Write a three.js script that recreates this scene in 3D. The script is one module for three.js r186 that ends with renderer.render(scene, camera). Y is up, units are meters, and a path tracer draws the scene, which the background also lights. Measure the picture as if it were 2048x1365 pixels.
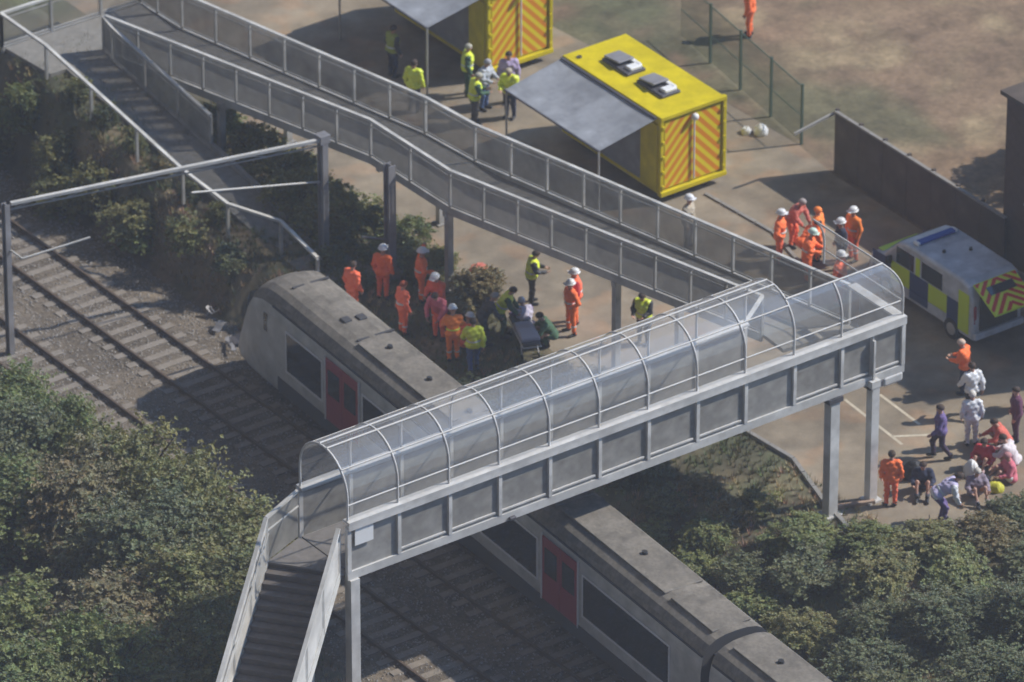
import * as THREE from 'three';
import { Sky } from 'three/addons/objects/Sky.js';
import { mergeGeometries } from 'three/addons/utils/BufferGeometryUtils.js';
import { RoundedBoxGeometry } from 'three/addons/geometries/RoundedBoxGeometry.js';

// ------------------------------------------------------------------ camera, sky, sun, exposure
// x runs along the footbridge, z along the railway, y is up; top of rail is y = 0
const scene = new THREE.Scene();
const camera = new THREE.PerspectiveCamera(4.737, 1024 / 682, 5, 4000);
camera.position.set(-127.26, 125, 175.16);
camera.lookAt(0, 0, 0);
camera.focus = 215; camera.userData.fStop = 0.8;
const SUN = new THREE.Vector3(1.04, 1.0, 0.44).normalize();
const sky = new Sky();
sky.scale.setScalar(3000);
sky.material.uniforms.sunPosition.value.copy(SUN);
sky.material.uniforms.turbidity.value = 9;
sky.material.uniforms.rayleigh.value = 0.7;
sky.material.uniforms.mieCoefficient.value = 0.004;
sky.name = 'sky'; sky.userData.kind = 'structure';
scene.add(sky);
scene.environmentIntensity = 0.13;
const sun = new THREE.DirectionalLight(new THREE.Color(1, 0.92, 0.80), 4.0);
sun.position.copy(SUN).multiplyScalar(150);
sun.castShadow = true; sun.shadow.mapSize.set(4096, 4096);
Object.assign(sun.shadow.camera, { left: -45, right: 45, top: 45, bottom: -45, near: 10, far: 320 });
sun.shadow.radius = 1.5;
scene.add(sun, sun.target);
scene.fog = new THREE.FogExp2(new THREE.Color(0.84, 0.88, 0.96), 0.00034);
const renderer = new THREE.WebGLRenderer({ antialias: true });
renderer.setSize(1024, 682);
renderer.toneMapping = THREE.LinearToneMapping;
renderer.toneMappingExposure = 1.3;
renderer.outputColorSpace = THREE.SRGBColorSpace;
renderer.shadowMap.enabled = true;

// ------------------------------------------------------------------ helpers
let seed = 12345;
const rnd = () => { seed |= 0; seed = seed + 0x6D2B79F5 | 0; let t = Math.imul(seed ^ seed >>> 15, 1 | seed); t = t + Math.imul(t ^ t >>> 7, 61 | t) ^ t; return ((t ^ t >>> 14) >>> 0) / 4294967296; };
const rr = (a, b) => a + (b - a) * rnd();
const lerp = (a, b, t) => a + (b - a) * t;
const sst = (a, b, x) => { const t = Math.min(1, Math.max(0, (x - a) / (b - a))); return t * t * (3 - 2 * t); };
const V = (x, y, z) => new THREE.Vector3(x, y, z);
const RGB = (r, g, b) => new THREE.Color().setRGB(r, g, b);
const hash2 = (i, j) => { let h = Math.imul(i, 374761393) + Math.imul(j, 668265263) | 0; h = Math.imul(h ^ h >>> 13, 1274126177); return ((h ^ h >>> 16) >>> 0) / 4294967296; };
function vnoise(x, y, per) {
  const i = Math.floor(x), j = Math.floor(y), fx = x - i, fy = y - j, u = fx * fx * (3 - 2 * fx), v = fy * fy * (3 - 2 * fy);
  const w = (k) => per ? ((k % per) + per) % per : k;
  return lerp(lerp(hash2(w(i), w(j)), hash2(w(i + 1), w(j)), u), lerp(hash2(w(i), w(j + 1)), hash2(w(i + 1), w(j + 1)), u), v);
}
const fbm = (x, y, o = 4) => { let s = 0, a = 0.5, n = 0; for (let k = 0; k < o; k++) { s += a * vnoise(x, y); n += a; x = x * 2.03 + 17.1; y = y * 2.03 + 5.3; a *= 0.5; } return s / n; };
function noiseTexture(size, f, srgb = true) {
  const d = new Uint8Array(size * size * 4);
  for (let j = 0; j < size; j++) for (let i = 0; i < size; i++) {
    const c = f(i / size, j / size), k = (j * size + i) * 4;
    const a = Array.isArray(c) ? c : [c, c, c];
    for (let q = 0; q < 3; q++) d[k + q] = Math.max(0, Math.min(255, a[q] * 255));
    d[k + 3] = 255;
  }
  const t = new THREE.DataTexture(d, size, size);
  t.wrapS = t.wrapT = THREE.RepeatWrapping; t.magFilter = THREE.LinearFilter; t.minFilter = THREE.LinearMipmapLinearFilter; t.generateMipmaps = true;
  if (srgb) t.colorSpace = THREE.SRGBColorSpace;
  t.needsUpdate = true; return t;
}
const pf = (u, v, n, o = 4) => { let s = 0, a = 0.5, m = 0; for (let k = 0; k < o; k++) { s += a * vnoise(u * n, v * n, n); m += a; n *= 2; a *= 0.55; } return s / m; };
// tileable grain, 4 m to a tile unless repeated otherwise
const grainTex = noiseTexture(512, (u, v) => 0.72 + 0.28 * (0.6 * pf(u, v, 8, 5) + 0.4 * hash2(u * 512 | 0, v * 512 | 0)));
const streakTex = noiseTexture(512, (u, v) => 0.7 + 0.3 * pf(u * 1, v * 1, 6, 6));
const grainBump = noiseTexture(512, (u, v) => 0.5 * hash2(u * 512 | 0, v * 512 | 0) + 0.5 * pf(u, v, 32, 3), false);
const tile = (t, m) => { const c = t.clone(); c.repeat.set(1 / m, 1 / m); c.needsUpdate = true; return c; };
const grain4 = tile(grainTex, 4), grain1 = tile(grainTex, 1.1), streak3 = tile(streakTex, 3), bump1 = tile(grainBump, 1.5);

const M = {};
const mat = (name, r, g, b, rough = 0.8, o = {}) => { const m = new THREE.MeshStandardMaterial({ color: RGB(r, g, b), roughness: rough, side: THREE.DoubleSide, ...o }); m.name = name; M[name] = m; return m; };
mat('galv', 0.64, 0.62, 0.57, 0.55, { metalness: 0.25, map: streak3 });
mat('paleRail', 0.78, 0.76, 0.70, 0.6, { map: streak3 });
mat('meshGrey', 0.54, 0.52, 0.48, 0.65, { metalness: 0.2, map: streak3 });
mat('bridgeMesh', 0.50, 0.48, 0.445, 0.6, { metalness: 0.2, map: tile(streakTex, 2.1) });
mat('bridgePaint', 0.82, 0.80, 0.755, 0.5, { map: streak3 });
mat('deck', 0.27, 0.25, 0.235, 0.9, { map: grain1 });
mat('tread', 0.19, 0.165, 0.15, 0.9, { map: grain1 });
mat('deckPale', 0.30, 0.285, 0.255, 0.9, { map: grain1 });
mat('railSteel', 0.13, 0.095, 0.07, 0.6, { metalness: 0.4 });
mat('sleeper', 0.31, 0.27, 0.225, 0.95, { map: grain1 });
mat('concrete', 0.36, 0.34, 0.31, 0.95, { map: grain1 });
mat('white', 0.75, 0.75, 0.73, 0.6);
mat('black', 0.02, 0.02, 0.022, 0.7);
mat('darkSteel', 0.14, 0.135, 0.15, 0.6, { metalness: 0.3, map: streak3 });
mat('mastSteel', 0.42, 0.41, 0.42, 0.6, { metalness: 0.3, map: streak3 });
M.glazing = new THREE.MeshPhysicalMaterial({ color: RGB(0.97, 0.97, 0.96), roughness: 0.1, transmission: 0.87, thickness: 0, side: THREE.DoubleSide, ior: 1.5 });
M.windowGlass = new THREE.MeshPhysicalMaterial({ color: RGB(0.02, 0.023, 0.03), roughness: 0.08, metalness: 0, side: THREE.DoubleSide, clearcoat: 0.5 });

const taken = {};
function numbered(n) { const k = taken[n] = (taken[n] ?? -1) + 1; return k ? `${n}_${String(k).padStart(3, '0')}` : n; }
function thing(name, label, category, pos = [0, 0, 0], turn = 0, group) {
  const o = new THREE.Group(); o.name = numbered(name); o.position.set(...pos); o.rotation.y = turn;
  o.userData = { label, category }; if (group) o.userData.group = group;
  scene.add(o); return o;
}
function shade(m) { m.castShadow = true; m.receiveShadow = true; return m; }
function merge(gs) { gs = (Array.isArray(gs) ? gs : [gs]).map((g) => { const n = g.index ? g.toNonIndexed() : g; for (const k of Object.keys(n.attributes)) if (!['position', 'normal', 'uv'].includes(k)) n.deleteAttribute(k); return n; }); return gs.length > 1 ? mergeGeometries(gs) : gs[0]; }
// uv in metres from the dominant axis of each face
function metreUV(g) {
  const p = g.attributes.position, n = g.attributes.normal, uv = new Float32Array(p.count * 2);
  for (let i = 0; i < p.count; i++) {
    const ax = Math.abs(n.getX(i)), ay = Math.abs(n.getY(i)), az = Math.abs(n.getZ(i)), x = p.getX(i), y = p.getY(i), z = p.getZ(i);
    if (ay >= ax && ay >= az) { uv[2 * i] = x; uv[2 * i + 1] = z; } else if (ax >= az) { uv[2 * i] = z; uv[2 * i + 1] = y; } else { uv[2 * i] = x; uv[2 * i + 1] = y; }
  }
  g.setAttribute('uv', new THREE.BufferAttribute(uv, 2)); return g;
}
function part(name, gs, m, parent, label) {
  const o = shade(new THREE.Mesh(metreUV(merge(gs)), m)); o.name = name; if (label) o.userData.label = label; parent.add(o); return o;
}
// the same for geometry laid out in world metres under a thing that is only shifted
function partW(name, gs, m, parent, label) {
  const g = merge(gs), r = parent.userData.at || parent.position; g.translate(-r.x, -r.y, -r.z);
  return part(name, g, m, parent, label);
}
function struct(name, g, m) { const o = shade(new THREE.Mesh(g, m)); o.name = numbered(name); o.userData.kind = 'structure'; scene.add(o); return o; }
function box(w, h, d, x = 0, y = 0, z = 0, ry = 0) { const g = new THREE.BoxGeometry(w, h, d); if (ry) g.rotateY(ry); return g.translate(x, y, z); }
function rbox(w, h, d, r, x = 0, y = 0, z = 0, seg = 2) { return new RoundedBoxGeometry(w, h, d, seg, r).translate(x, y, z); }
// bar of section w (across) by h (upwards) from p to q
function bar(p, q, w, h = w) {
  const d = q.clone().sub(p), L = d.length(); d.normalize();
  let s = V(0, 1, 0).cross(d); if (s.lengthSq() < 1e-6) s = V(1, 0, 0); s.normalize();
  const u = d.clone().cross(s);
  const g = new THREE.BoxGeometry(w, h, L);
  g.applyMatrix4(new THREE.Matrix4().makeBasis(s, u, d).setPosition(p.clone().add(q).multiplyScalar(0.5)));
  return g;
}
function tube(p, q, r, n = 8) {
  const d = q.clone().sub(p), L = d.length();
  const g = new THREE.CylinderGeometry(r, r, L, n);
  g.applyQuaternion(new THREE.Quaternion().setFromUnitVectors(V(0, 1, 0), d.normalize()));
  const m = p.clone().add(q).multiplyScalar(0.5); return g.translate(m.x, m.y, m.z);
}
function quadsGeo(tris) { const g = new THREE.BufferGeometry(); g.setAttribute('position', new THREE.Float32BufferAttribute(tris, 3)); g.setAttribute('uv', new THREE.Float32BufferAttribute(new Float32Array(tris.length / 3 * 2), 2)); g.computeVertexNormals(); return g; }
function quad(a, b, c, d) { return quadsGeo([a, b, c, a, c, d].flatMap((v) => [v.x, v.y, v.z])); }
// a sloping slab: four top corners, thickness t
function slab(a, b, c, d, t) {
  const lo = [a, b, c, d].map((v) => v.clone().setY(v.y - t)), [e, f, g, h] = lo;
  return mergeGeometries([quad(a, b, c, d), quad(e, h, g, f), quad(a, e, f, b), quad(b, f, g, c), quad(c, g, h, d), quad(d, h, e, a)]);
}
// a guard panel of close upright bars between the feet a and b, height h
function barPanel(a, b, h, pitch, w) {
  const L = a.distanceTo(b), n = Math.max(1, Math.round(L / pitch)), out = [];
  for (let i = 0; i < n; i++) {
    const p = a.clone().lerp(b, (i + 0.5) / n), s = b.clone().sub(a).setY(0).normalize().multiplyScalar(w / 2), q = s.clone().set(-s.z, 0, s.x).normalize().multiplyScalar(0.006);
    const A = p.clone().sub(s), B = p.clone().add(s), up = V(0, h, 0);
    out.push(quad(A.clone().add(q), B.clone().add(q), B.clone().add(q).add(up), A.clone().add(q).add(up)), quad(B.clone().sub(q), A.clone().sub(q), A.clone().sub(q).add(up), B.clone().sub(q).add(up)));
  }
  return mergeGeometries(out);
}

// ------------------------------------------------------------------ ground
const G0 = 0.9;                                              // level of the yard and car park
function terrain(x, z) {
  const bot = -5.7, top = lerp(-4.3, -0.9, sst(8, 14, z));
  let h = lerp(-0.32, G0, sst(bot, top, x));
  if (z < -6.5 && x > -6.2 && x < -1.7) h = Math.max(h, lerp(h, lerp(0.98, 2.62, sst(0, 1, (-7 - z) / 11) * 0.25 + 0.75 * Math.min(1, Math.max(0, (-7 - z) / 11))), sst(-6.2, -5.0, x) * sst(-1.7, -2.4, x)));
  if (x < -14) h = lerp(-0.32, 0.5, sst(-14, -18, x));
  if (x > bot && x < top) h += 0.12 * (fbm(x * 1.3, z * 1.3) - 0.5);
  return h;
}
const dirtTex = noiseTexture(1024, (u, v) => { const a = pf(u, v, 10, 6), b = pf(u + 0.37, v + 0.11, 48, 3), c = hash2(u * 1024 | 0, v * 1024 | 0); const s = 0.62 + 0.30 * a + 0.18 * (b - 0.5) + 0.14 * (c - 0.5); return [s, s, s]; });
mat('soil', 1, 1, 1, 1, { vertexColors: true, map: tile(dirtTex, 7), bumpMap: bump1, bumpScale: 0.006 });
{
  const xs = [], zs = [];
  for (let x = -40; x <= 42; x += 0.4) xs.push(x);
  for (let z = -44; z <= 44; z += 0.4) zs.push(z);
  for (const e of [60, 120, 400, 1200]) { xs.unshift(-e); xs.push(e); zs.unshift(-e); zs.push(e); }
  const pos = [], col = [], uv = [], idx = [];
  const dry = [0.39, 0.27, 0.17], straw = [0.50, 0.38, 0.225], green = [0.17, 0.18, 0.095], earth = [0.27, 0.185, 0.125], scrub = [0.17, 0.15, 0.09];
  const mix = (a, b, t) => a.map((v, k) => lerp(v, b[k], t));
  for (const z of zs) for (const x of xs) {
    pos.push(x, terrain(x, z), z); uv.push(x, z);
    const n1 = fbm(x * 0.22 + 3, z * 0.22), n2 = fbm(x * 0.8, z * 0.8 + 9), n3 = fbm(x * 0.35 + 40, z * 0.35 + 7);
    let c;
    if (x > 10) { c = mix(dry, straw, sst(0.45, 0.75, n2)); c = mix(c, earth, 0.7 * sst(0.5, 0.68, n1)); c = mix(c, green, 0.7 * sst(0.54, 0.7, n3)); c = mix(c, green, 0.75 * sst(18.5, 14.5, x + 2.5 * (n2 - 0.5)) * sst(-4, -9, z) * sst(0.25, 0.5, n2)); }
    else if (x > -6) { c = mix(scrub, green, sst(0.35, 0.65, n2)); c = mix(c, straw, 0.6 * sst(0.55, 0.75, n3)); c = mix(c, earth, 0.5 * sst(0.5, 0.7, n1)); }
    else c = mix(scrub, earth, sst(0.4, 0.7, n2));
    col.push(...c);
  }
  const W = xs.length;
  for (let j = 0; j < zs.length - 1; j++) for (let i = 0; i < W - 1; i++) { const a = j * W + i; idx.push(a, a + W, a + 1, a + 1, a + W, a + W + 1); }
  const g = new THREE.BufferGeometry();
  g.setAttribute('position', new THREE.Float32BufferAttribute(pos, 3)); g.setAttribute('uv', new THREE.Float32BufferAttribute(uv, 2)); g.setAttribute('color', new THREE.Float32BufferAttribute(col, 3));
  g.setIndex(idx); g.computeVertexNormals();
  struct('ground', g, M.soil);
}
function sheet(name, pts, y, m) {
  // the outline is cut along a 2 m grid so that no triangle gets long and thin
  const cut = (P, ax, lim, keepLess) => { const o = []; for (let i = 0; i < P.length; i++) { const a = P[i], b = P[(i + 1) % P.length], ia = keepLess ? a[ax] <= lim : a[ax] >= lim, ib = keepLess ? b[ax] <= lim : b[ax] >= lim; if (ia) o.push(a); if (ia !== ib) { const t = (lim - a[ax]) / (b[ax] - a[ax]); o.push([lerp(a[0], b[0], t), lerp(a[1], b[1], t)]); } } return o; };
  const xs = pts.map((p) => p[0]), zs = pts.map((p) => p[1]), C = 2, tri = [], uv = [];
  for (let x = Math.floor(Math.min(...xs) / C) * C; x < Math.max(...xs); x += C) {
    const col = cut(cut(pts, 0, x, false), 0, x + C, true); if (col.length < 3) continue;
    for (let z = Math.floor(Math.min(...zs) / C) * C; z < Math.max(...zs); z += C) {
      const c = cut(cut(col, 1, z, false), 1, z + C, true); if (c.length < 3) continue;
      for (const f of THREE.ShapeUtils.triangulateShape(c.map(([a, b]) => new THREE.Vector2(a, b)), [])) for (const k of [f[0], f[2], f[1]]) { tri.push(c[k][0], y, c[k][1]); uv.push(c[k][0], c[k][1]); }
    }
  }
  const g = new THREE.BufferGeometry(); g.setAttribute('position', new THREE.Float32BufferAttribute(tri, 3)); g.setAttribute('uv', new THREE.Float32BufferAttribute(uv, 2));
  g.setAttribute('normal', new THREE.Float32BufferAttribute(tri.map((_, i) => i % 3 === 1 ? 1 : 0), 3));
  return struct(name, g, m);
}
const tarTex = noiseTexture(1024, (u, v) => {
  const a = pf(u, v, 6, 5), b = pf(u + 0.5, v + 0.2, 20, 4), c = hash2(u * 1024 | 0, v * 1024 | 0), st = pf(u * 1, v * 1, 14, 2);
  const s = 0.62 + 0.26 * a + 0.2 * (b - 0.5) + 0.12 * (c - 0.5), w = 0.05 * sst(0.5, 0.8, st);
  return [s + w, s, s - 0.6 * w];
});
mat('tarmac', 0.47, 0.385, 0.275, 0.95, { map: tile(tarTex, 11), bumpMap: bump1, bumpScale: 0.006 });
mat('tarmacGrey', 0.235, 0.22, 0.20, 0.95, { map: tile(tarTex, 9), bumpMap: bump1, bumpScale: 0.006 });
sheet('car_park', [[0.3, -40], [0.4, -5], [-0.3, 0], [-0.3, 4], [0.1, 8.3], [1.6, 9.6], [1.75, 11.8], [1.0, 14.2], [0.5, 16.5], [2.5, 17.6], [8, 19], [16, 26], [13.4, 26], [13.3, -1.3], [13.6, -3.4], [13.4, -8.0], [12.4, -11], [11.9, -16], [12.2, -40]].map(([x, z]) => [x, z]), G0 + 0.006, M.tarmac);
mat('linePaint', 0.75, 0.66, 0.50, 0.9, { map: grain1 });
function paintLine(name, a, b, w) {
  const d = V(b[0] - a[0], 0, b[1] - a[1]), s = V(-d.z, 0, d.x).normalize().multiplyScalar(w / 2), y = G0 + 0.0105;
  const P = [[a, -1], [b, -1], [b, 1], [a, 1]].map(([p, k]) => V(p[0] + k * s.x, y, p[1] + k * s.z));
  const g = metreUV(quad(P[3], P[2], P[1], P[0])); struct(name, g, M.linePaint);
}
paintLine('parking_line', [5.04, 9.9], [4.79, 12.96], 0.1);
paintLine('parking_line', [6.06, 10.28], [5.93, 12.36], 0.1);
paintLine('parking_line', [4.83, 12.42], [5.8, 13.0], 0.1);
// kerbs, stone by stone
function kerb(name, pts, w, h, base) {
  const o = new THREE.Group(); o.name = numbered(name); o.userData.kind = 'structure'; scene.add(o);
  for (let k = 0; k < pts.length - 1; k++) {
    const a = V(pts[k][0], 0, pts[k][1]), b = V(pts[k + 1][0], 0, pts[k + 1][1]), n = Math.max(1, Math.round(a.distanceTo(b) / 0.915));
    for (let i = 0; i < n; i++) {
      const p = a.clone().lerp(b, i / n + 0.006), q = a.clone().lerp(b, (i + 1) / n - 0.006), y = base + h / 2 - 0.06 + rr(-0.006, 0.006);
      p.y = q.y = y; part('kerb_stone', bar(p, q, w, h + 0.12), M.concrete, o);
    }
  }
}
kerb('kerb', [[-0.36, 4], [0.02, 8.4], [1.5, 9.68], [1.64, 11.8], [0.9, 14.2], [0.4, 16.5]], 0.13, 0.1, G0);
kerb('kerb_strip', [[9.3, -2.6], [9.5, 0.6], [9.0, 2.6]], 0.12, 0.06, G0);

// ------------------------------------------------------------------ railway
const ballastTex = noiseTexture(1024, (u, v) => { const c = hash2(u * 512 | 0, v * 512 | 0), b = pf(u, v, 64, 2), a = pf(u, v, 6, 4); const s = 0.5 + 0.3 * a + 0.16 * (c - 0.4) + 0.2 * (b - 0.5); return [s * 1.03, s, s * 0.95]; });
mat('ballast', 0.37, 0.325, 0.275, 1, { map: tile(ballastTex, 6), bumpMap: tile(grainBump, 3), bumpScale: 0.04 });
{
  const zs = []; for (let z = -60; z <= 70; z += 0.5) zs.push(z);
  const prof = [[-15.6, -0.34], [-14.6, -0.2], [-13.9, -0.15], [-12.5, -0.13], [-11.1, -0.15], [-10.7, -0.22], [-10.3, -0.15], [-8.9, -0.13], [-7.5, -0.15], [-6.9, -0.2], [-5.6, -0.36]];
  const pos = [], uv = [], idx = [];
  for (const z of zs) for (const [x, y] of prof) { pos.push(x, y + 0.03 * (fbm(x * 2, z * 2, 2) - 0.5), z); uv.push(x, z); }
  for (let j = 0; j < zs.length - 1; j++) for (let i = 0; i < prof.length - 1; i++) { const W = prof.length, a = j * W + i; idx.push(a, a + W, a + 1, a + 1, a + W, a + W + 1); }
  const g = new THREE.BufferGeometry(); g.setAttribute('position', new THREE.Float32BufferAttribute(pos, 3)); g.setAttribute('uv', new THREE.Float32BufferAttribute(uv, 2)); g.setIndex(idx); g.computeVertexNormals();
  struct('ballast_bed', g, M.ballast);
  // loose stones lying on the bed
  const sg = new THREE.IcosahedronGeometry(1, 0), N = 26000, im = new THREE.InstancedMesh(sg, mat('stone', 1, 1, 1, 1), N), mx = new THREE.Matrix4(), q = new THREE.Quaternion(), e = new THREE.Euler(), c = new THREE.Color();
  for (let i = 0; i < N; i++) {
    const x = rr(-14.6, -6.0), z = rr(-24, 30), s = rr(0.02, 0.042);
    let y = -0.13; for (let k = 0; k < prof.length - 1; k++) if (x >= prof[k][0] && x < prof[k + 1][0]) y = lerp(prof[k][1], prof[k + 1][1], (x - prof[k][0]) / (prof[k + 1][0] - prof[k][0]));
    mx.compose(V(x, y + s * 0.2, z), q.setFromEuler(e.set(rr(0, 6), rr(0, 6), rr(0, 6))), V(s, s * rr(0.5, 0.9), s * rr(0.7, 1.2)));
    im.setMatrixAt(i, mx); const t = rr(0.24, 0.38); im.setColorAt(i, c.setRGB(t * 1.04, t * 0.96, t * 0.86));
  }
  shade(im); im.name = 'ballast_stones'; im.userData = { kind: 'stuff', label: 'loose grey brown ballast stones spread over the track beds', category: 'ballast' }; scene.add(im);
}
function track(label, xc) {
  const t = thing('railway_track', label, 'track', [xc, -0.15, 0], 0, 'parallel railway tracks');
  for (const s of [-1, 1]) {
    const x = s * 0.7525, z0 = -50, z1 = 60, L = z1 - z0, zc = (z0 + z1) / 2;
    part('rail', [box(0.14, 0.012, L, x, 0.012, zc), box(0.02, 0.11, L, x, 0.07, zc), box(0.072, 0.04, L, x, 0.142, zc)], M.railSteel, t);
  }
  for (let z = -22; z < 30; z += 0.65) {
    const g = box(2.5, 0.16, 0.26, rr(-0.03, 0.03), -0.042 + rr(-0.012, 0.012), z, rr(-0.012, 0.012));
    part('sleeper', g, M.sleeper, t);
  }
}
track('railway track beside the train, half of it covered by the derailed carriages', -8.93);
track('railway track farther from the train, running along the leafy bank', -12.52);

// ------------------------------------------------------------------ footbridge
{
  const b = thing('footbridge', 'covered steel footbridge with arched clear canopy crossing over the railway', 'footbridge', [-7, -0.2, 13.75]);
  const X = [-16.44, -14.74, -13.0, -11.28, -9.54, -7.8, -6.08, -4.34, -2.62, -0.86, 0.86, 1.98, 3.1];
  const zf = 14.9, zb = 12.6, R = 1.15, LEG = 0.7, CAP = 6.8;
  // profile of the canopy: s = 0 at the front foot, 1 at the crown, 2 at the back foot; returns [height above the cap, distance in from the front]
  const prof = (th) => th < 0 ? [LEG + th, 0] : [LEG + R * Math.sin(th), R * (1 - Math.cos(th))];     // th from -LEG (foot) to PI
  const ths = (end) => { const o = [-LEG, -LEG / 2, 0]; const n = Math.round(end / (Math.PI / 16)); for (let i = 1; i <= n; i++) o.push(end * i / n); return o; };
  const back = (o) => [...o, ...[...o].reverse()];
  // deck and chords
  partW('deck', box(X[12] - X[0], 0.14, zf - zb - 0.1, (X[0] + X[12]) / 2, 5.12, 13.75), M.deck, b);
  for (const z of [zf, zb]) {
    partW('bottom_chord', box(X[12] - X[0] + 0.12, 0.26, 0.14, (X[0] + X[12]) / 2, 5.03, z), M.bridgePaint, b);
    const xe = z === zb ? -0.86 : X[12];
    partW('top_chord', [box(xe - X[0] + 0.1, 0.07, 0.3, (X[0] + xe) / 2, 6.765, z), box(xe - X[0] + 0.1, 0.2, 0.09, (X[0] + xe) / 2, 6.63, z + (z === zf ? 0.1 : -0.1))], M.bridgePaint, b);
    for (let k = 0; k < X.length; k++) {
      if (X[k] > xe + 0.01) continue;
      const w = k === 0 || k === 12 ? 0.13 : k === 11 ? 0.06 : 0.11;
      partW('post', box(w, 1.46, 0.13, X[k], 5.89, z + (z === zf ? 0.02 : -0.02)), M.bridgePaint, b);
      if (k && !(z === zb && X[k] > xe + 0.01)) {
        const x0 = X[k - 1] + 0.06, x1 = X[k] - 0.06;
        const solid = z === zf && (k === 1 || k === 9);
        partW('guard_panel', solid ? box(x1 - x0, 1.42, 0.012, (x0 + x1) / 2, 5.87, z) : barPanel(V(x0, 5.16, z), V(x1, 5.16, z), 1.4, 0.042, 0.033), M.bridgeMesh, b);
        if (z === zf && !solid) partW('kick_rail', box(x1 - x0 - 0.1, 0.05, 0.05, (x0 + x1) / 2 - 0.05, 5.3, z + 0.045), M.bridgePaint, b);
      }
    }
  }
  partW('end_panel', barPanel(V(3.1, 5.16, 14.83), V(3.1, 5.16, 12.9), 1.4, 0.042, 0.033), M.bridgeMesh, b);
  partW('end_chord', [box(0.3, 0.07, 2.1, 3.0, 6.766, 13.7), box(0.14, 0.26, 2.0, 3.09, 5.03, 13.8)], M.bridgePaint, b);
  // hoops
  const hoopGeo = (x, end) => { const pts = ths(end).map((t) => { const [h, d] = prof(t); return V(x, CAP + h, zf - d); }); if (end > 3) { pts.push(V(x, CAP, zb)); } return new THREE.TubeGeometry(new THREE.CatmullRomCurve3(pts, false, 'catmullrom', 0.05), 44, 0.035, 6); };
  X.slice(0, 10).forEach((x) => partW('hoop', hoopGeo(x, Math.PI), M.bridgePaint, b));
  partW('hoop', hoopGeo(X[10], 0.9), M.bridgePaint, b);
  // long rails over the hoops
  const purlin = (th, x0, x1, r = 0.025) => { const [h, d] = prof(th); partW('purlin', tube(V(x0, CAP + h + 0.03, zf - d), V(x1, CAP + h + 0.03, zf - d), r, 6), M.bridgePaint, b); };
  purlin(-0.25, X[0], 3.0); purlin(0.72, X[0], X[9]); purlin(1.42, X[0], X[9], 0.03); purlin(1.72, X[0], X[9], 0.03); purlin(Math.PI - 0.72, X[0], X[9]);
  purlin(0.9, X[9], 3.1 - prof(0.9)[1], 0.03);
  // clear sheets bay by bay, front and back of the crown
  const pane = (x0, x1, a, e, mitre) => {
    const n = 10, P = [];
    for (let i = 0; i <= n; i++) { const t = lerp(a, e, i / n), [h, d] = prof(t); P.push([h, d]); }
    const tris = [];
    for (let i = 0; i < n; i++) { const [h0, d0] = P[i], [h1, d1] = P[i + 1], e0 = mitre ? x1 - d0 : x1, e1 = mitre ? x1 - d1 : x1; tris.push(quad(V(x0, CAP + h0, zf - d0), V(e0, CAP + h0, zf - d0), V(e1, CAP + h1, zf - d1), V(x0, CAP + h1, zf - d1))); }
    return mergeGeometries(tris);
  };
  for (let k = 0; k < 9; k++) {
    partW('canopy_sheet', pane(X[k] + 0.03, X[k + 1] - 0.03, -LEG + 0.02, 1.56, false), M.glazing, b);
    const bk = []; for (let i = 0; i < 10; i++) { const t0 = lerp(1.58, Math.PI, i / 10), t1 = lerp(1.58, Math.PI, (i + 1) / 10), [h0, d0] = prof(t0), [h1, d1] = prof(t1); bk.push(quad(V(X[k] + 0.03, CAP + h0, zf - d0), V(X[k + 1] - 0.03, CAP + h0, zf - d0), V(X[k + 1] - 0.03, CAP + h1, zf - d1), V(X[k] + 0.03, CAP + h1, zf - d1))); }
    bk.push(quad(V(X[k] + 0.03, CAP + LEG, zb), V(X[k + 1] - 0.03, CAP + LEG, zb), V(X[k + 1] - 0.03, CAP, zb), V(X[k] + 0.03, CAP, zb)));
    partW('canopy_sheet', mergeGeometries(bk), M.glazing, b);
  }
  partW('canopy_sheet', pane(X[9] + 0.03, X[10] - 0.03, -LEG + 0.02, 0.9, false), M.glazing, b);
  partW('canopy_sheet', pane(X[10] + 0.03, 3.1, -LEG + 0.02, 0.9, true), M.glazing, b);
  // curved canopy round the end, mitred into the front one
  {
    const n = 10, tris = [], zE = 11.2;
    for (let i = 0; i < n; i++) { const [h0, d0] = prof(lerp(-LEG, 0.9, i / n)), [h1, d1] = prof(lerp(-LEG, 0.9, (i + 1) / n)); tris.push(quad(V(3.1 - d0, CAP + h0, zf - d0), V(3.1 - d0, CAP + h0, zE), V(3.1 - d1, CAP + h1, zE), V(3.1 - d1, CAP + h1, zf - d1))); }
    partW('canopy_sheet', mergeGeometries(tris), M.glazing, b);
    const hip = ths(0.9).map((t) => { const [h, d] = prof(t); return V(3.1 - d, CAP + h, zf - d); });
    partW('hip_rail', new THREE.TubeGeometry(new THREE.CatmullRomCurve3(hip, false, 'catmullrom', 0.05), 16, 0.03, 6), M.bridgePaint, b);
    const ex = ths(0.9).map((t) => { const [h, d] = prof(t); return V(3.1 - d, CAP + h, zE); });
    partW('hoop', new THREE.TubeGeometry(new THREE.CatmullRomCurve3(ex, false, 'catmullrom', 0.05), 16, 0.03, 6), M.bridgePaint, b);
    const [h, d] = prof(0.9); partW('purlin', tube(V(3.1 - d, CAP + h, zf - d), V(3.1 - d, CAP + h, zE), 0.028, 6), M.bridgePaint, b);
    partW('purlin', tube(V(3.1, CAP + 0.45, zf), V(3.1, CAP + 0.45, zE), 0.022, 6), M.bridgePaint, b);
  }
  partW('notice', box(0.62, 0.62, 0.02, -15.95, 6.28, 14.985), M.white, b, 'blank white notice fixed to the first guard panel');
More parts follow.
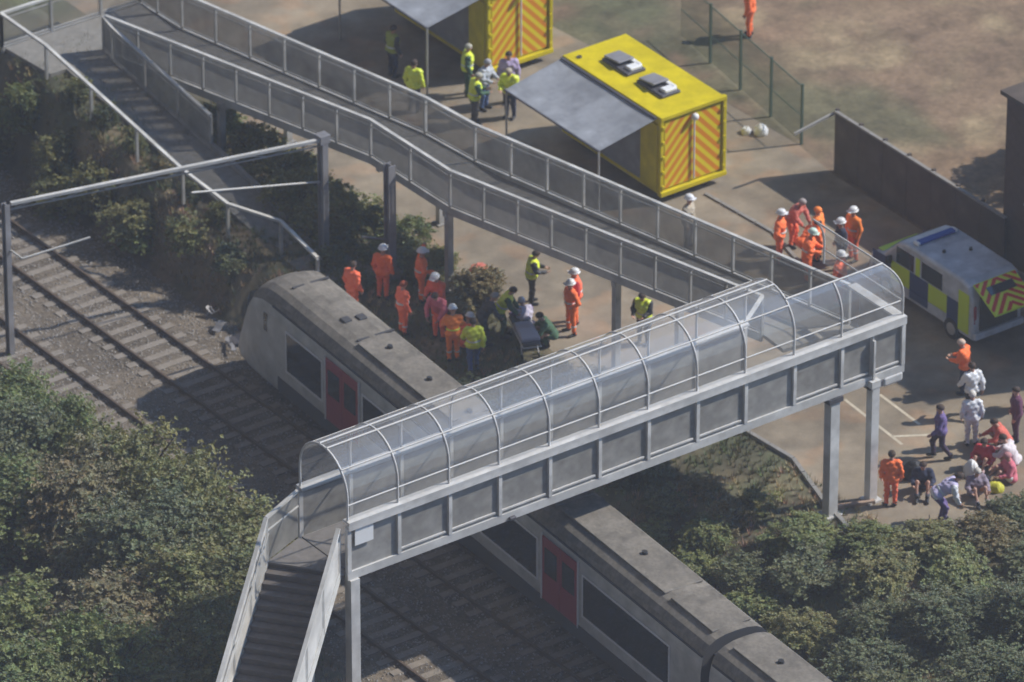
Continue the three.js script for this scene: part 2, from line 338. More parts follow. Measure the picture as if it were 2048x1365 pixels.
  // piers
  const pier = (x, z, base, w, top = 4.9) => { partW('pier', box(w, top - base, w, x, (top + base) / 2, z), M.bridgePaint, b); partW('base_plate', box(w + 0.22, 0.06, w + 0.22, x, base + 0.03, z), M.bridgePaint, b); };
  pier(-16.3, 14.9, 0.0, 0.3); pier(-16.3, 12.6, 0.0, 0.3); pier(0.62, 14.85, terrain(0.62, 14.85), 0.32); pier(2.08, 14.9, G0, 0.27);
  partW('pier_head', [box(0.5, 0.16, 2.5, 0.62, 4.82, 13.8), box(0.5, 0.16, 2.5, 2.08, 4.82, 13.8)], M.darkSteel, b);
  partW('pier_bracket', [box(0.32, 0.22, 0.3, 1.98, 4.95, 15.02), box(0.07, 1.5, 0.07, 1.98, 5.6, 15.03)], M.bridgePaint, b);
  partW('drain_box', rbox(0.75, 0.34, 0.5, 0.1, 2.75, 4.78, 14.75), M.bridgePaint, b);
  partW('lamp_fitting', rbox(0.22, 0.1, 0.12, 0.03, -10.9, 4.98, 15.03), M.darkSteel, b);
}

// ------------------------------------------------------------------ ramps: sides follow the polyline of their handrail
function at3(list, i) { return V(...list[i]); }
function rampSide(t, pts, H, o = {}) {
  const pitch = o.pitch ?? 1.63, m = o.rail ?? M.paleRail;
  for (let k = 0; k < pts.length - 1; k++) {
    const a = V(...pts[k]), b = V(...pts[k + 1]), L = Math.hypot(b.x - a.x, b.z - a.z), n = Math.max(1, Math.round(L / pitch));
    partW('handrail', bar(a, b, 0.11, 0.075), m, t);
    const dn = (v, y) => v.clone().setY(v.y - y);
    if (!o.open) partW('mid_rail', bar(dn(a, 0.2), dn(b, 0.2), 0.035, 0.04), M.galv, t);
    if (!o.open) partW('bottom_rail', bar(dn(a, H - 0.1), dn(b, H - 0.1), 0.045, 0.05), M.galv, t);
    if (!o.open) partW('stringer', bar(dn(a, H + 0.1), dn(b, H + 0.1), 0.09, 0.26), o.stringer ?? M.galv, t);
    for (let i = 0; i <= n; i++) {
      if (i === n && k < pts.length - 2) continue;
      const p = a.clone().lerp(b, i / n);
      partW('post', box(0.085, H - 0.03, 0.085, p.x, p.y - H / 2 - 0.015, p.z), M.galv, t);
      if (i < n && !o.open) { const q = a.clone().lerp(b, (i + 1) / n); partW('mesh_panel', barPanel(dn(p, H - 0.13).lerp(dn(q, H - 0.13), 0.04), dn(p, H - 0.13).lerp(dn(q, H - 0.13), 0.96), H - 0.22, 0.06, o.w ?? 0.034), o.mesh ?? M.meshGrey, t); }
    }
  }
}
const RH = 1.28;
{
  const t = thing('access_ramp', 'long upper access ramp with mesh sides sloping down from the footbridge', 'ramp', [0, G0, 0]);
  const near = [[0.55, 6.72, 11.58], [-0.67, 5.1, -2.25], [-0.76, 5.1, -6.3], [-2.4, 4.0, -18.5]];
  const far = [[3.0, 6.72, 12.55], [1.64, 5.1, -4.17], [1.43, 5.1, -6.5], [0.3, 4.1, -18.2], [0.3, 4.0, -21]];
  rampSide(t, near, RH); rampSide(t, far, RH);
  partW('handrail', bar(V(-0.86, 6.78, 12.6), V(0.55, 6.72, 11.58), 0.1, 0.08), M.paleRail, t);
  const N = (i, s) => V(...near[i]).setY(near[i][1] - RH).add(V(s, 0, 0)), F = (i, s) => V(...far[i]).setY(far[i][1] - RH).add(V(s, 0, 0));
  partW('deck', slab(V(0.55, 5.42, 12.6), N(0, 0.05), F(0, -0.05), V(3.0, 5.42, 12.9), 0.12), M.deckPale, t);
  partW('deck', slab(N(0, 0.05), N(1, 0.05), V(1.72, 3.83, -2.9), F(0, -0.05), 0.12), M.deckPale, t);
  partW('landing', slab(N(1, 0.05), N(2, 0.05), F(2, -0.05), V(1.72, 3.825, -2.9), 0.12), M.deckPale, t);
  partW('deck', slab(N(2, 0.05), N(3, 0.05), F(3, -0.05), F(2, -0.05), 0.12), M.deckPale, t);
  // legs
  for (const [x, z, y] of [[-0.62, -2.4, 3.7], [1.55, -5.9, 3.7], [0.05, 5.2, 4.55], [2.4, 5.2, 4.5], [-1.75, -13, 3.1], [0.75, -13, 3.1]]) {
    partW('leg', box(0.2, y - G0, 0.2, x, (y + G0) / 2, z), M.galv, t);
    partW('foot_plate', box(0.38, 0.04, 0.38, x, G0 + 0.03, z), M.concrete, t);
  }
  partW('cross_beam', [box(2.5, 0.16, 0.16, 0.45, 3.58, -2.4), box(2.5, 0.16, 0.16, 0.45, 3.58, -5.9), box(2.6, 0.16, 0.16, 1.2, 4.4, 5.2), box(2.7, 0.16, 0.16, -0.5, 2.9, -13)], M.galv, t);
}
{
  const t = thing('access_ramp', 'lower return ramp descending beside the railway from the turning landing', 'ramp', [-4, G0, -12]);
  const outer = [[-4.95, 3.98, -20.6], [-4.9, 3.9, -18.1], [-4.95, 2.9, -10.4], [-4.55, 2.4, -8.55], [-3.65, 2.2, -7.0], [-3.95, 2.1, -4.6]];
  rampSide(t, outer, 1.2, { open: true, pitch: 2.6 });
  rampSide(t, [[-2.45, 3.98, -18.55], [-2.55, 3.9, -17.9], [-2.55, 3.15, -12.4]], 1.2, { w: 0.036 });
  rampSide(t, [[-4.95, 3.98, -20.6], [-1.2, 3.98, -20.6], [0.3, 3.98, -20.6]], 1.2, { pitch: 2.2, w: 0.012 });
  partW('landing', slab(V(-4.9, 2.78, -20.5), V(-4.7, 2.78, -18.2), V(0.3, 2.78, -18.2), V(0.3, 2.78, -20.5), 0.14), M.deckPale, t);
  partW('deck', slab(V(-4.1, 2.77, -18.2), V(-3.95, 1.7, -10.4), V(-2.55, 1.7, -10.4), V(-2.5, 2.77, -18.2), 0.14), M.deckPale, t);
  partW('deck', slab(V(-3.95, 1.7, -10.4), V(-3.7, 1.2, -8.5), V(-2.4, 1.2, -8.5), V(-2.55, 1.7, -10.4), 0.14), M.deckPale, t);
  partW('deck', slab(V(-3.7, 1.2, -8.5), V(-3.4, 0.95, -6.9), V(-2.2, 0.95, -6.9), V(-2.4, 1.2, -8.5), 0.1), M.deckPale, t);
  partW('deck', slab(V(-3.6, 0.95, -6.9), V(-3.9, 0.93, -4.4), V(-1.6, 0.93, -4.4), V(-2.2, 0.95, -6.9), 0.1), M.deckPale, t);
  partW('side_wall', [slab(V(-2.6, 2.2, -12.4), V(-2.5, 1.5, -8.4), V(-2.36, 1.5, -8.4), V(-2.46, 2.2, -12.4), 1.4)], M.concrete, t);
  for (const [x, z, y] of [[-4.7, -19, 2.6], [-2.6, -19, 2.6], [-4.0, -14.5, 2.0], [-2.6, -14.5, 2.0], [0.1, -19, 2.6]]) partW('leg', box(0.18, y - terrain(x, z) + 0.1, 0.18, x, (y + terrain(x, z)) / 2, z), M.galv, t);
}
// ------------------------------------------------------------------ stairs at the near end of the bridge
{
  const d = V(-0.788, 0, 0.615), w = V(-0.615, 0, -0.788);                // down the flight, and across it to the left
  const A = V(-16.72, 0, 14.86);                                         // top of the right-hand edge
  const t = thing('staircase', 'steel staircase with pale mesh sides going down from the near end of the footbridge', 'staircase', [A.x, -0.2, A.z]);
  const TW = 2.1, tread = 0.29, rise = 0.172, n = 27, P = (s, a, y) => A.clone().addScaledVector(d, s).addScaledVector(w, a).setY(y);
  partW('landing', [slab(P(0, 0, 5.2), P(0, TW, 5.2), V(-16.5, 5.2, 12.65), V(-16.5, 5.2, 14.86), 0.14)], M.deck, t);
  for (let i = 0; i < n; i++) {
    const y = 5.2 - rise * (i + 1), s = i * tread;
    partW('step', [slab(P(s, 0.05, y), P(s + tread + 0.02, 0.05, y), P(s + tread + 0.02, TW - 0.05, y), P(s, TW - 0.05, y), 0.05), slab(P(s - 0.015, 0.05, y + rise - 0.05), P(s, 0.05, y + rise - 0.05), P(s, TW - 0.05, y + rise - 0.05), P(s - 0.015, TW - 0.05, y + rise - 0.05), rise - 0.05)], M.tread, t);
  }
  const S = n * tread, drop = n * rise;
  for (const a of [0, TW]) {
    const y0 = 6.62, y1 = y0 - drop;
    partW('stringer', bar(P(0, a, 5.12), P(S, a, 5.12 - drop), 0.07, 0.32), M.paleRail, t);
    partW('handrail', bar(P(0, a, y0), P(S, a, y1), 0.12, 0.08), M.paleRail, t);
    partW('hand_bar', bar(P(0.1, a + (a ? -0.09 : 0.09), y0 - 0.42), P(S, a + (a ? -0.09 : 0.09), y1 - 0.42), 0.045, 0.045), M.paleRail, t);
    const m = 5;
    for (let i = 0; i <= m; i++) partW('post', bar(P(S * i / m, a, 5.05 - drop * i / m), P(S * i / m, a, y0 - drop * i / m), 0.08), M.paleRail, t);
    for (let i = 0; i < m; i++) partW('mesh_panel', barPanel(P(S * (i + 0.02) / m, a, 5.25 - drop * (i + 0.02) / m), P(S * (i + 0.98) / m, a, 5.25 - drop * (i + 0.98) / m), 1.3, 0.055, 0.04), M.bridgePaint, t);
  }
  partW('handrail', [bar(P(0, TW, 6.62), V(-16.5, 6.7, 12.6), 0.1, 0.08), bar(P(0, TW, 6.2), V(-16.5, 6.2, 12.6), 0.05, 0.05)], M.paleRail, t);
  partW('mesh_panel', barPanel(P(0, TW, 5.22).lerp(V(-16.5, 5.22, 12.6), 0.04), P(0, TW, 5.22).lerp(V(-16.5, 5.22, 12.6), 0.96), 1.35, 0.05, 0.03), M.meshGrey, t);
  partW('leg', [bar(P(4.2, 0.1, 0), P(4.2, 0.1, 2.4), 0.16), bar(P(4.2, TW - 0.1, 0), P(4.2, TW - 0.1, 2.4), 0.16)], M.paleRail, t);
}
// ------------------------------------------------------------------ train
mat('trainWhite', 0.62, 0.61, 0.57, 0.45, { map: streak3 });
mat('trainRoof', 0.31, 0.275, 0.225, 0.8, { map: tile(dirtTex, 4) });
mat('trainRed', 0.27, 0.022, 0.045, 0.4);
mat('trainDark', 0.05, 0.05, 0.055, 0.8);
mat('trainTrim', 0.62, 0.62, 0.62, 0.45);
// half section of a carriage, from skirt to crown
const SEC = [[1.28, 0.42], [1.36, 0.6], [1.40, 0.98], [1.41, 1.6], [1.40, 2.6], [1.37, 2.95], [1.30, 3.22]];   // built at full width, then narrowed by the thing's own scale
const ROOF = [[1.30, 3.22], [1.22, 3.40], [1.06, 3.55], [0.80, 3.67], [0.45, 3.74], [0, 3.76]];
function ringLoft(half, stations, cap) {
  const full = [...half.map(([x, y]) => [-x, y]), ...[...half].reverse().filter(([x]) => x > 0).map(([x, y]) => [x, y])];
  const ring = (st) => full.map(([x, y]) => V(x * st.w, 0.42 + (y - 0.42) * st.h, st.z + (st.tilt ?? 0) * (y - 0.42)));
  const rs = stations.map(ring), tr = [];
  for (let k = 0; k < rs.length - 1; k++) for (let i = 0; i < full.length - 1; i++) { const a = rs[k][i], b = rs[k + 1][i], c = rs[k + 1][i + 1], e = rs[k][i + 1]; tr.push(a, b, c, a, c, e); }
  if (cap) for (const r of [rs[0], rs[rs.length - 1]]) for (let i = 1; i < r.length - 1; i++) tr.push(r[0], r[i], r[i + 1]);
  return quadsGeo(tr.flatMap((v) => [v.x, v.y, v.z]));
}
function carriage(name, label, pos, turn, L, cab, layout) {
  const t = thing(name, label, 'train', pos, turn); t.scale.x = 0.84;
  const noseS = cab ? [{ z: 0, w: 0.76, h: 0.6, tilt: 0.22 }, { z: 0.35, w: 0.87, h: 0.75, tilt: 0.2 }, { z: 0.95, w: 0.96, h: 0.9, tilt: 0.13 }, { z: 1.8, w: 1, h: 0.98, tilt: 0.03 }, { z: 2.5, w: 1, h: 1 }] : [{ z: 0, w: 1, h: 1 }];
  const st = [...noseS, { z: L / 2, w: 1, h: 1 }, { z: L, w: 1, h: 1 }];
  part('body', ringLoft(SEC, st, false), M.trainWhite, t);
  part('roof', ringLoft(ROOF, st, false), M.trainRoof, t);
  const all = [...SEC, ...ROOF.slice(1)], full = [...all.map(([x, y]) => [-x, y]), ...[...all].reverse().slice(1)];
  const capAt = (s) => { const tr = []; const r = full.map(([x, y]) => V(x * s.w, 0.42 + (y - 0.42) * s.h, s.z + (s.tilt ?? 0) * (y - 0.42))), c = V(0, 1.8, s.z + (s.tilt ?? 0) * 1.3); for (let i = 0; i < r.length; i++) tr.push(c, r[i], r[(i + 1) % r.length]); return quadsGeo(tr.flatMap((v) => [v.x, v.y, v.z])); };
  part(cab ? 'nose' : 'end_wall', capAt(st[0]), cab ? M.trainWhite : M.trainDark, t);
  part('end_wall', capAt(st[st.length - 1]), M.trainDark, t);
  if (cab) part('windscreen', quadsGeo([[-0.78, 1.95, 0.235], [0.78, 1.95, 0.235], [0.7, 2.5, 0.33], [-0.78, 1.95, 0.235], [0.7, 2.5, 0.33], [-0.7, 2.5, 0.33]].flat()).translate(0, 0, -0.02), M.windowGlass, t);
  const g0 = cab ? 2.5 : 0.05;
  for (const s of [-1, 1]) {
    part('gutter', box(0.05, 0.05, L - g0 - 0.05, s * 1.315, 3.235, (L + g0) / 2), M.trainDark, t);
    part('skirt', box(0.03, 0.5, L - g0 - 0.8, s * 1.405, 0.78, (L + g0) / 2), M.trainDark, t);
    for (const [k, z0, z1] of layout) {
      const zc = (z0 + z1) / 2, w = z1 - z0;
      if (k === 'window') {
        const wd = part('window', rbox(0.03, 1.3, w, 0.012, s * 1.405, 2.12, zc), M.windowGlass, t);
        part('frame', [box(0.03, 0.06, w + 0.12, s * 1.412, 2.79, zc), box(0.03, 0.06, w + 0.12, s * 1.415, 1.44, zc), box(0.03, 1.3, 0.06, s * 1.412, 2.12, z0 - 0.03), box(0.03, 1.3, 0.06, s * 1.412, 2.12, z1 + 0.03)], M.trainTrim, wd);
      } else if (k === 'door') {
        for (const h of [0, 1]) {
          const dc = zc + (h ? w / 4 : -w / 4);
          const dr = part('door', rbox(0.04, 2.1, w / 2 - 0.02, 0.012, s * 1.408, 2.0, dc), M.trainRed, t, 'red sliding passenger door');
          part('pane', box(0.012, 0.85, w / 2 - 0.28, s * 1.432, 2.3, dc), M.windowGlass, dr);
        }
        part('door_frame', [box(0.05, 2.2, 0.05, s * 1.415, 2.02, z0 - 0.03), box(0.05, 2.2, 0.05, s * 1.415, 2.02, z1 + 0.03)], M.trainTrim, t);
      } else if (k === 'slit') part('cab_door_window', box(0.03, 0.6, w, s * 1.395, 2.55, zc), M.windowGlass, t);
    }
    for (const zb of [3.6, L - 3.8]) {
      for (const a of [-1.15, 1.15]) part('wheel', new THREE.CylinderGeometry(0.42, 0.42, 0.13, 20).rotateZ(Math.PI / 2).translate(s * 0.78, 0.42, zb + a), M.trainDark, t);
      part('bogie_frame', box(0.14, 0.3, 3.4, s * 1.0, 0.45, zb), M.trainDark, t);
    }
  }
  part('underframe', box(2.3, 0.5, L - 2.6, 0, 0.62, L / 2 + 0.8), M.trainDark, t);
  // roof fittings
  for (const z of cab ? [2.7, 6.4, 17.8] : [3, 9]) part('roof_seam', box(1.5, 0.05, 0.09, 0.15, 3.73, z), M.trainDark, t);
  for (let z = cab ? 6.55 : 0.3; z < L - 1; z += 5.6) part('roof_panel', rbox(1.55, 0.07, Math.min(5.3, L - z - 0.3), 0.03, 0.05, 3.735, z + Math.min(5.3, L - z - 0.3) / 2), M.trainRoof, t);
  for (const z of cab ? [7.3, 9.5, 11.7, 15.5, 21] : [1.7, 6, 10]) part('roof_vent', new THREE.CylinderGeometry(0.09, 0.11, 0.1, 10).translate(0.08, 3.8, z), M.black, t);
  for (const [x, z] of cab ? [[-0.2, 5.2], [0.35, 5.3]] : [[0.2, 4]]) part('roof_box', rbox(0.34, 0.1, 0.3, 0.04, x, 3.76, z), M.trainDark, t);
  return t;
}
const TURN = -0.0645;
carriage('train_carriage', 'leading train carriage with rounded cab and grey roof, derailed under the footbridge', [-6.56, 0.0, -3.8], TURN, 25.75, true, [['slit', 2.1, 2.3], ['window', 3.45, 5.45], ['door', 5.7, 7.55], ['window', 7.8, 10.75], ['window', 11.05, 14.05], ['window', 14.35, 17.3], ['door', 17.6, 19.45], ['window', 19.75, 24.15]]);
carriage('train_carriage', 'second train carriage with grey roof, coupled behind the leading one in the lower corner', [-6.62 - Math.sin(-TURN) * 25.3, 0.02, -2.95 + Math.cos(TURN) * 25.3], TURN * 0.8, 23, false, [['window', 1.6, 4.0], ['door', 5.2, 6.8], ['window', 7.2, 10.2]]);
tagThing('carriage_gangway', 'dark rubber gangway bellows between the two carriages', 'gangway', [-6.62 - Math.sin(-TURN) * 24.87, 0, -2.95 + Math.cos(TURN) * 24.87], TURN, (t) => { for (let k = 0; k < 4; k++) part('bellows_fold', rbox(1.5 + 0.12 * (k % 2), 2.3, 0.1, 0.04, 0, 2.1, 0.06 + k * 0.11), M.black, t); });
function tagThing(name, label, cat, pos, turn, f, group) { const t = thing(name, label, cat, pos, turn, group); f(t); return t; }

// ------------------------------------------------------------------ overhead line masts
{
  const t = thing('overhead_line_gantry', 'pale overhead line beam spanning the tracks between two grey masts', 'gantry', [-2.5, G0 - 0.3, -6.35]);
  const A = V(-2.62, 5.0, -6.3), B = V(-12.4, 5.0, -8.5);
  partW('mast', [box(0.2, 4.55, 0.03, -2.5, 2.85, -6.5), box(0.2, 4.55, 0.03, -2.5, 2.85, -6.22), box(0.03, 4.55, 0.25, -2.5, 2.85, -6.36), box(0.6, 0.35, 0.6, -2.5, 0.85, -6.36)], M.mastSteel, t);
  partW('mast', [box(0.18, 5.3, 0.025, -12.35, 2.4, -8.58), box(0.18, 5.3, 0.025, -12.35, 2.4, -8.38), box(0.03, 5.3, 0.18, -12.35, 2.4, -8.48)].map((g) => g.translate(-1.65 + 1.4, 0, 0)), M.mastSteel, t);
  partW('beam', bar(A, B, 0.13, 0.09), M.paleRail, t);
  partW('lower_chord', bar(A.clone().setY(4.8), B.clone().setY(4.8), 0.035, 0.035), M.galv, t);
  const n = 12; for (let i = 0; i < n; i++) partW('lattice_bar', bar(A.clone().lerp(B, i / n).setY(i % 2 ? 4.96 : 4.8), A.clone().lerp(B, (i + 1) / n).setY(i % 2 ? 4.8 : 4.96), 0.02), M.galv, t);
  partW('mast_head', box(0.36, 0.26, 0.34, -2.5, 5.0, -6.36), M.mastSteel, t);
  partW('cantilever_arm', tube(V(-2.6, 3.5, -6.4), V(-7.1, 4.45, -6.7), 0.035, 6), M.paleRail, t);
  partW('registration_arm', [tube(V(-12.5, 3.45, -7.8), V(-10.46, 3.8, -7.17), 0.035, 6), tube(V(-12.5, 3.45, -7.8), V(-12.55, 3.5, -8.5), 0.03, 6)], M.paleRail, t);
}
{
  const t = thing('overhead_line_mast', 'single dark grey steel mast rising beside the workers in front of the ramp', 'mast', [-1.6, G0, -4.1]);
  partW('mast', [box(0.26, 3.9, 0.03, -1.6, G0 + 1.95, -4.24), box(0.26, 3.9, 0.03, -1.6, G0 + 1.95, -3.98), box(0.03, 3.9, 0.23, -1.6, G0 + 1.95, -4.11)], M.mastSteel, t);
  partW('footing', box(0.55, 0.3, 0.55, -1.6, G0 + 0.1, -4.11), M.concrete, t);
  partW('bracket', tube(V(-1.65, 2.2, -4.1), V(-2.5, 2.5, -4.3), 0.035, 6), M.mastSteel, t);
}
// ------------------------------------------------------------------ hoarding, mesh fence, building at the edge of the field
mat('hoarding', 0.135, 0.105, 0.085, 0.85, { map: streak3 });
mat('wallBrown', 0.125, 0.085, 0.068, 0.9, { map: grain1 });
mat('fenceGreen', 0.06, 0.10, 0.075, 0.6);
{
  const t = thing('hoarding_fence', 'dark brown solid panel fence between the yard and the dry grass field', 'fence', [13.45, G0, 2.5]);
  for (let i = 0; i < 7; i++) {
    const z = -1.4 + i * 1.2; partW('panel', box(0.05, 2.1, 1.18, 13.45, G0 + 1.05, z + 0.6), M.hoarding, t);
    partW('post', box(0.11, 2.2, 0.09, 13.53, G0 + 1.1, z), M.hoarding, t);
  }
  partW('capping', box(0.12, 0.05, 8.4, 13.45, G0 + 2.13, 2.8), M.concrete, t);
  partW('cross_bar', bar(V(13.45, 2.95, -1.45), V(12.0, 2.6, -1.6), 0.08, 0.07), M.galv, t);
}
{
  const t = thing('mesh_fence', 'tall green wire mesh fence standing behind the yellow unit', 'fence', [14.2, G0, -6.5]);
  for (let i = 0; i < 4; i++) {
    const a = V(13.7 + i * 0.32, G0 + 0.06, -3.4 - i * 2.0), b = V(13.7 + (i + 1) * 0.32, G0 + 0.06, -3.4 - (i + 1) * 2.0);
    partW('mesh_panel', barPanel(a, b, 2.0, 0.05, 0.008), M.fenceGreen, t);
    partW('rail', bar(a.clone().setY(G0 + 2.06), b.clone().setY(G0 + 2.06), 0.03), M.fenceGreen, t); partW('rail', bar(a.clone().setY(G0 + 1.0), b.clone().setY(G0 + 1.0), 0.025), M.fenceGreen, t);
    partW('post', box(0.07, 2.15, 0.07, a.x, G0 + 1.07, a.z), M.fenceGreen, t);
  }
}
{
  const t = thing('brick_building', 'plain dark brown building wall at the right edge behind the van', 'building', [17.5, G0, 10.6]);
  partW('wall', box(7.3, 6.2, 7.6, 17.25, G0 + 3.1, 10.5), M.wallBrown, t);
  partW('plinth', box(7.46, 0.5, 7.76, 17.25, G0 + 0.25, 10.5), M.concrete, t);
  partW('coping', box(7.6, 0.14, 7.9, 17.25, G0 + 6.27, 10.5), M.hoarding, t);
  for (const z of [8.6, 12]) { const w = partW('window', box(0.06, 1.2, 1.4, 13.58, G0 + 3.6, z), M.windowGlass, t); w.userData.at = V(17.5, G0, 10.6); partW('sill', box(0.16, 0.08, 1.6, 13.54, G0 + 2.95, z), M.concrete, w); }
}
// ------------------------------------------------------------------ response units (yellow demountable boxes with awnings)
M.unitYellow = new THREE.MeshPhysicalMaterial({ color: RGB(0.82, 0.66, 0.012), roughness: 0.7, specularIntensity: 0.25, side: THREE.DoubleSide, map: tile(grainTex, 3) });
mat('awning', 0.42, 0.44, 0.47, 0.5, { map: tile(streakTex, 2.6) });
function chevronTexture(bg, fg, n, w = 512, h = 512, flip = 1) {
  const c = document.createElement('canvas'); c.width = w; c.height = h; const x = c.getContext('2d');
  x.fillStyle = bg; x.fillRect(0, 0, w, h); x.strokeStyle = fg; x.lineWidth = h / n / 2.6;
  for (const s of [0, 1]) { x.save(); x.beginPath(); x.rect(s ? w / 2 : 0, 0, w / 2, h); x.clip(); for (let k = -n; k < 2 * n; k++) { const y = k * h / n * 1.05; x.beginPath(); if (s) { x.moveTo(w / 2, y); x.lineTo(w, y + w / 2 * flip); } else { x.moveTo(w / 2, y); x.lineTo(0, y + w / 2 * flip); } x.stroke(); } x.restore(); }
  const t = new THREE.CanvasTexture(c); t.colorSpace = THREE.SRGBColorSpace; return t;
}
const chevM = new THREE.MeshStandardMaterial({ map: chevronTexture('#e2cb1e', '#db881c', 6), roughness: 0.45 });
function responseUnit(label, pos, o) {
  const t = thing('response_unit', label, 'response unit', pos, 0, 'yellow response units parked in the yard');
  const W = 2.5, L = 5.1, y0 = 0.3, y1 = 3.02, zf = L / 2, H = y1 - y0;
  part('shell', rbox(W, H, L, 0.04, 0, (y0 + y1) / 2, 0), M.unitYellow, t);
  part('side_opening', box(0.02, H - 0.5, L - 1.0, -W / 2 - 0.002, (y0 + y1) / 2 - 0.08, -0.2), M.mastSteel, t);
  part('side_door', rbox(0.05, H - 0.42, 0.85, 0.02, -W / 2 - 0.03, (y0 + y1) / 2 - 0.06, zf - 0.5), M.unitYellow, t);
  const end = part('end_door', rbox(W - 0.3, H - 0.34, 0.05, 0.015, 0, (y0 + y1) / 2, zf + 0.02), M.unitYellow, t);
  const pg = new THREE.PlaneGeometry(W - 0.36, H - 0.4); const pm = shade(new THREE.Mesh(pg, chevM)); pm.name = 'chevron_marking'; pm.position.set(0, (y0 + y1) / 2, zf + 0.05); end.add(pm);
  for (const s of [-1, 1]) {
    part('corner_post', rbox(0.13, H + 0.06, 0.14, 0.02, s * (W / 2 - 0.03), (y0 + y1) / 2, zf + 0.03), M.unitYellow, t);
    for (let k = 0; k < 5; k++) part('hinge', rbox(0.1, 0.1, 0.05, 0.015, s * (W / 2 - 0.07), y0 + 0.3 + k * 0.52, zf + 0.11), M.unitYellow, t);
    part('skid', box(0.16, y0, L - 0.2, s * 0.6, y0 / 2, 0), M.darkSteel, t);
  }
  part('end_header', rbox(W + 0.06, 0.14, 0.16, 0.02, 0, y1 - 0.03, zf + 0.04), M.unitYellow, t);
  part('end_sill', rbox(W + 0.06, 0.16, 0.2, 0.02, 0, y0 + 0.05, zf + 0.05), M.unitYellow, t);
  part('lock_bar', tube(V(0.02, y0 + 0.25, zf + 0.1), V(0.02, y1 - 0.35, zf + 0.1), 0.03), M.trainTrim, t);
  part('mast_head_lamp', new THREE.SphereGeometry(0.12, 14, 10).translate(0.02, y1 - 0.3, zf + 0.14), M.white, t);
  part('side_lamp', rbox(0.2, 0.34, 0.2, 0.05, W / 2 + 0.14, y1 - 0.75, zf - 0.35), M.unitYellow, t);
  // roof hatches: frame, raised lid, bright catch plate
  for (const [z, tilt] of [[-0.85, 0.1], [0.95, 0.14]]) {
    const hatch = part('roof_hatch', rbox(0.72, 0.1, 1.35, 0.03, -0.1, y1 + 0.05, z), M.darkSteel, t);
    const lid = rbox(0.6, 0.06, 0.78, 0.02, 0, 0, 0); lid.rotateX(-tilt); lid.translate(-0.1, y1 + 0.2, z - 0.25); part('lid', lid, M.mastSteel, hatch);
    part('catch_plate', [rbox(0.46, 0.12, 0.3, 0.04, -0.05, y1 + 0.14, z + 0.45), rbox(0.16, 0.1, 0.62, 0.03, 0.16, y1 + 0.15, z + 0.2)], M.white, hatch);
  }
  part('roof_eye', new THREE.TorusGeometry(0.07, 0.02, 6, 12).rotateX(Math.PI / 2).translate(-0.9, y1 + 0.03, -L / 2 + 0.45), M.darkSteel, t);
  // awning hinged on the left roof edge, with its poles
  const x0 = -W / 2 - 0.05, x1 = x0 - 2.2, ya = y1 - 0.08, yb = ya - 0.42, za = -L / 2 + 0.05, zb = L / 2 - 0.12, n = 10, tr = [];
  const sag = (u, v) => -0.09 * Math.sin(Math.PI * u) * Math.sin(Math.PI * v) - 0.03 * Math.sin(u * Math.PI) * Math.sin(v * Math.PI * 3);
  const pt = (i, j, dy = 0) => { const u = i / n, v = j / n; return V(lerp(x0, x1, u), lerp(ya, yb, u) + sag(u, v) + dy, lerp(za, zb, v)); };
  for (let i = 0; i < n; i++) for (let j = 0; j < n; j++) for (const dy of [0, -0.012]) tr.push(quad(pt(i, j, dy), pt(i, j + 1, dy), pt(i + 1, j + 1, dy), pt(i + 1, j, dy)));
  part('awning', mergeGeometries(tr), M.awning, t, 'grey fabric awning');
  part('awning_rail', [bar(V(x0, ya + 0.02, za), V(x0, ya + 0.02, zb), 0.08, 0.06), bar(V(x1, yb, za), V(x1, yb, zb), 0.05)], M.darkSteel, t);
  for (const z of [za + 0.05, zb - 0.05]) part('awning_pole', tube(V(x1 + 0.04, 0, z), V(x1 + 0.04, yb, z), 0.035), M.galv, t);
  return t;
}
responseUnit('whole yellow response unit with grey awning, in the middle of the yard', [9.02, G0, -5.5]);
responseUnit('yellow response unit cut off by the top edge, awning over crew in vests', [9.45, G0, -15.2]);
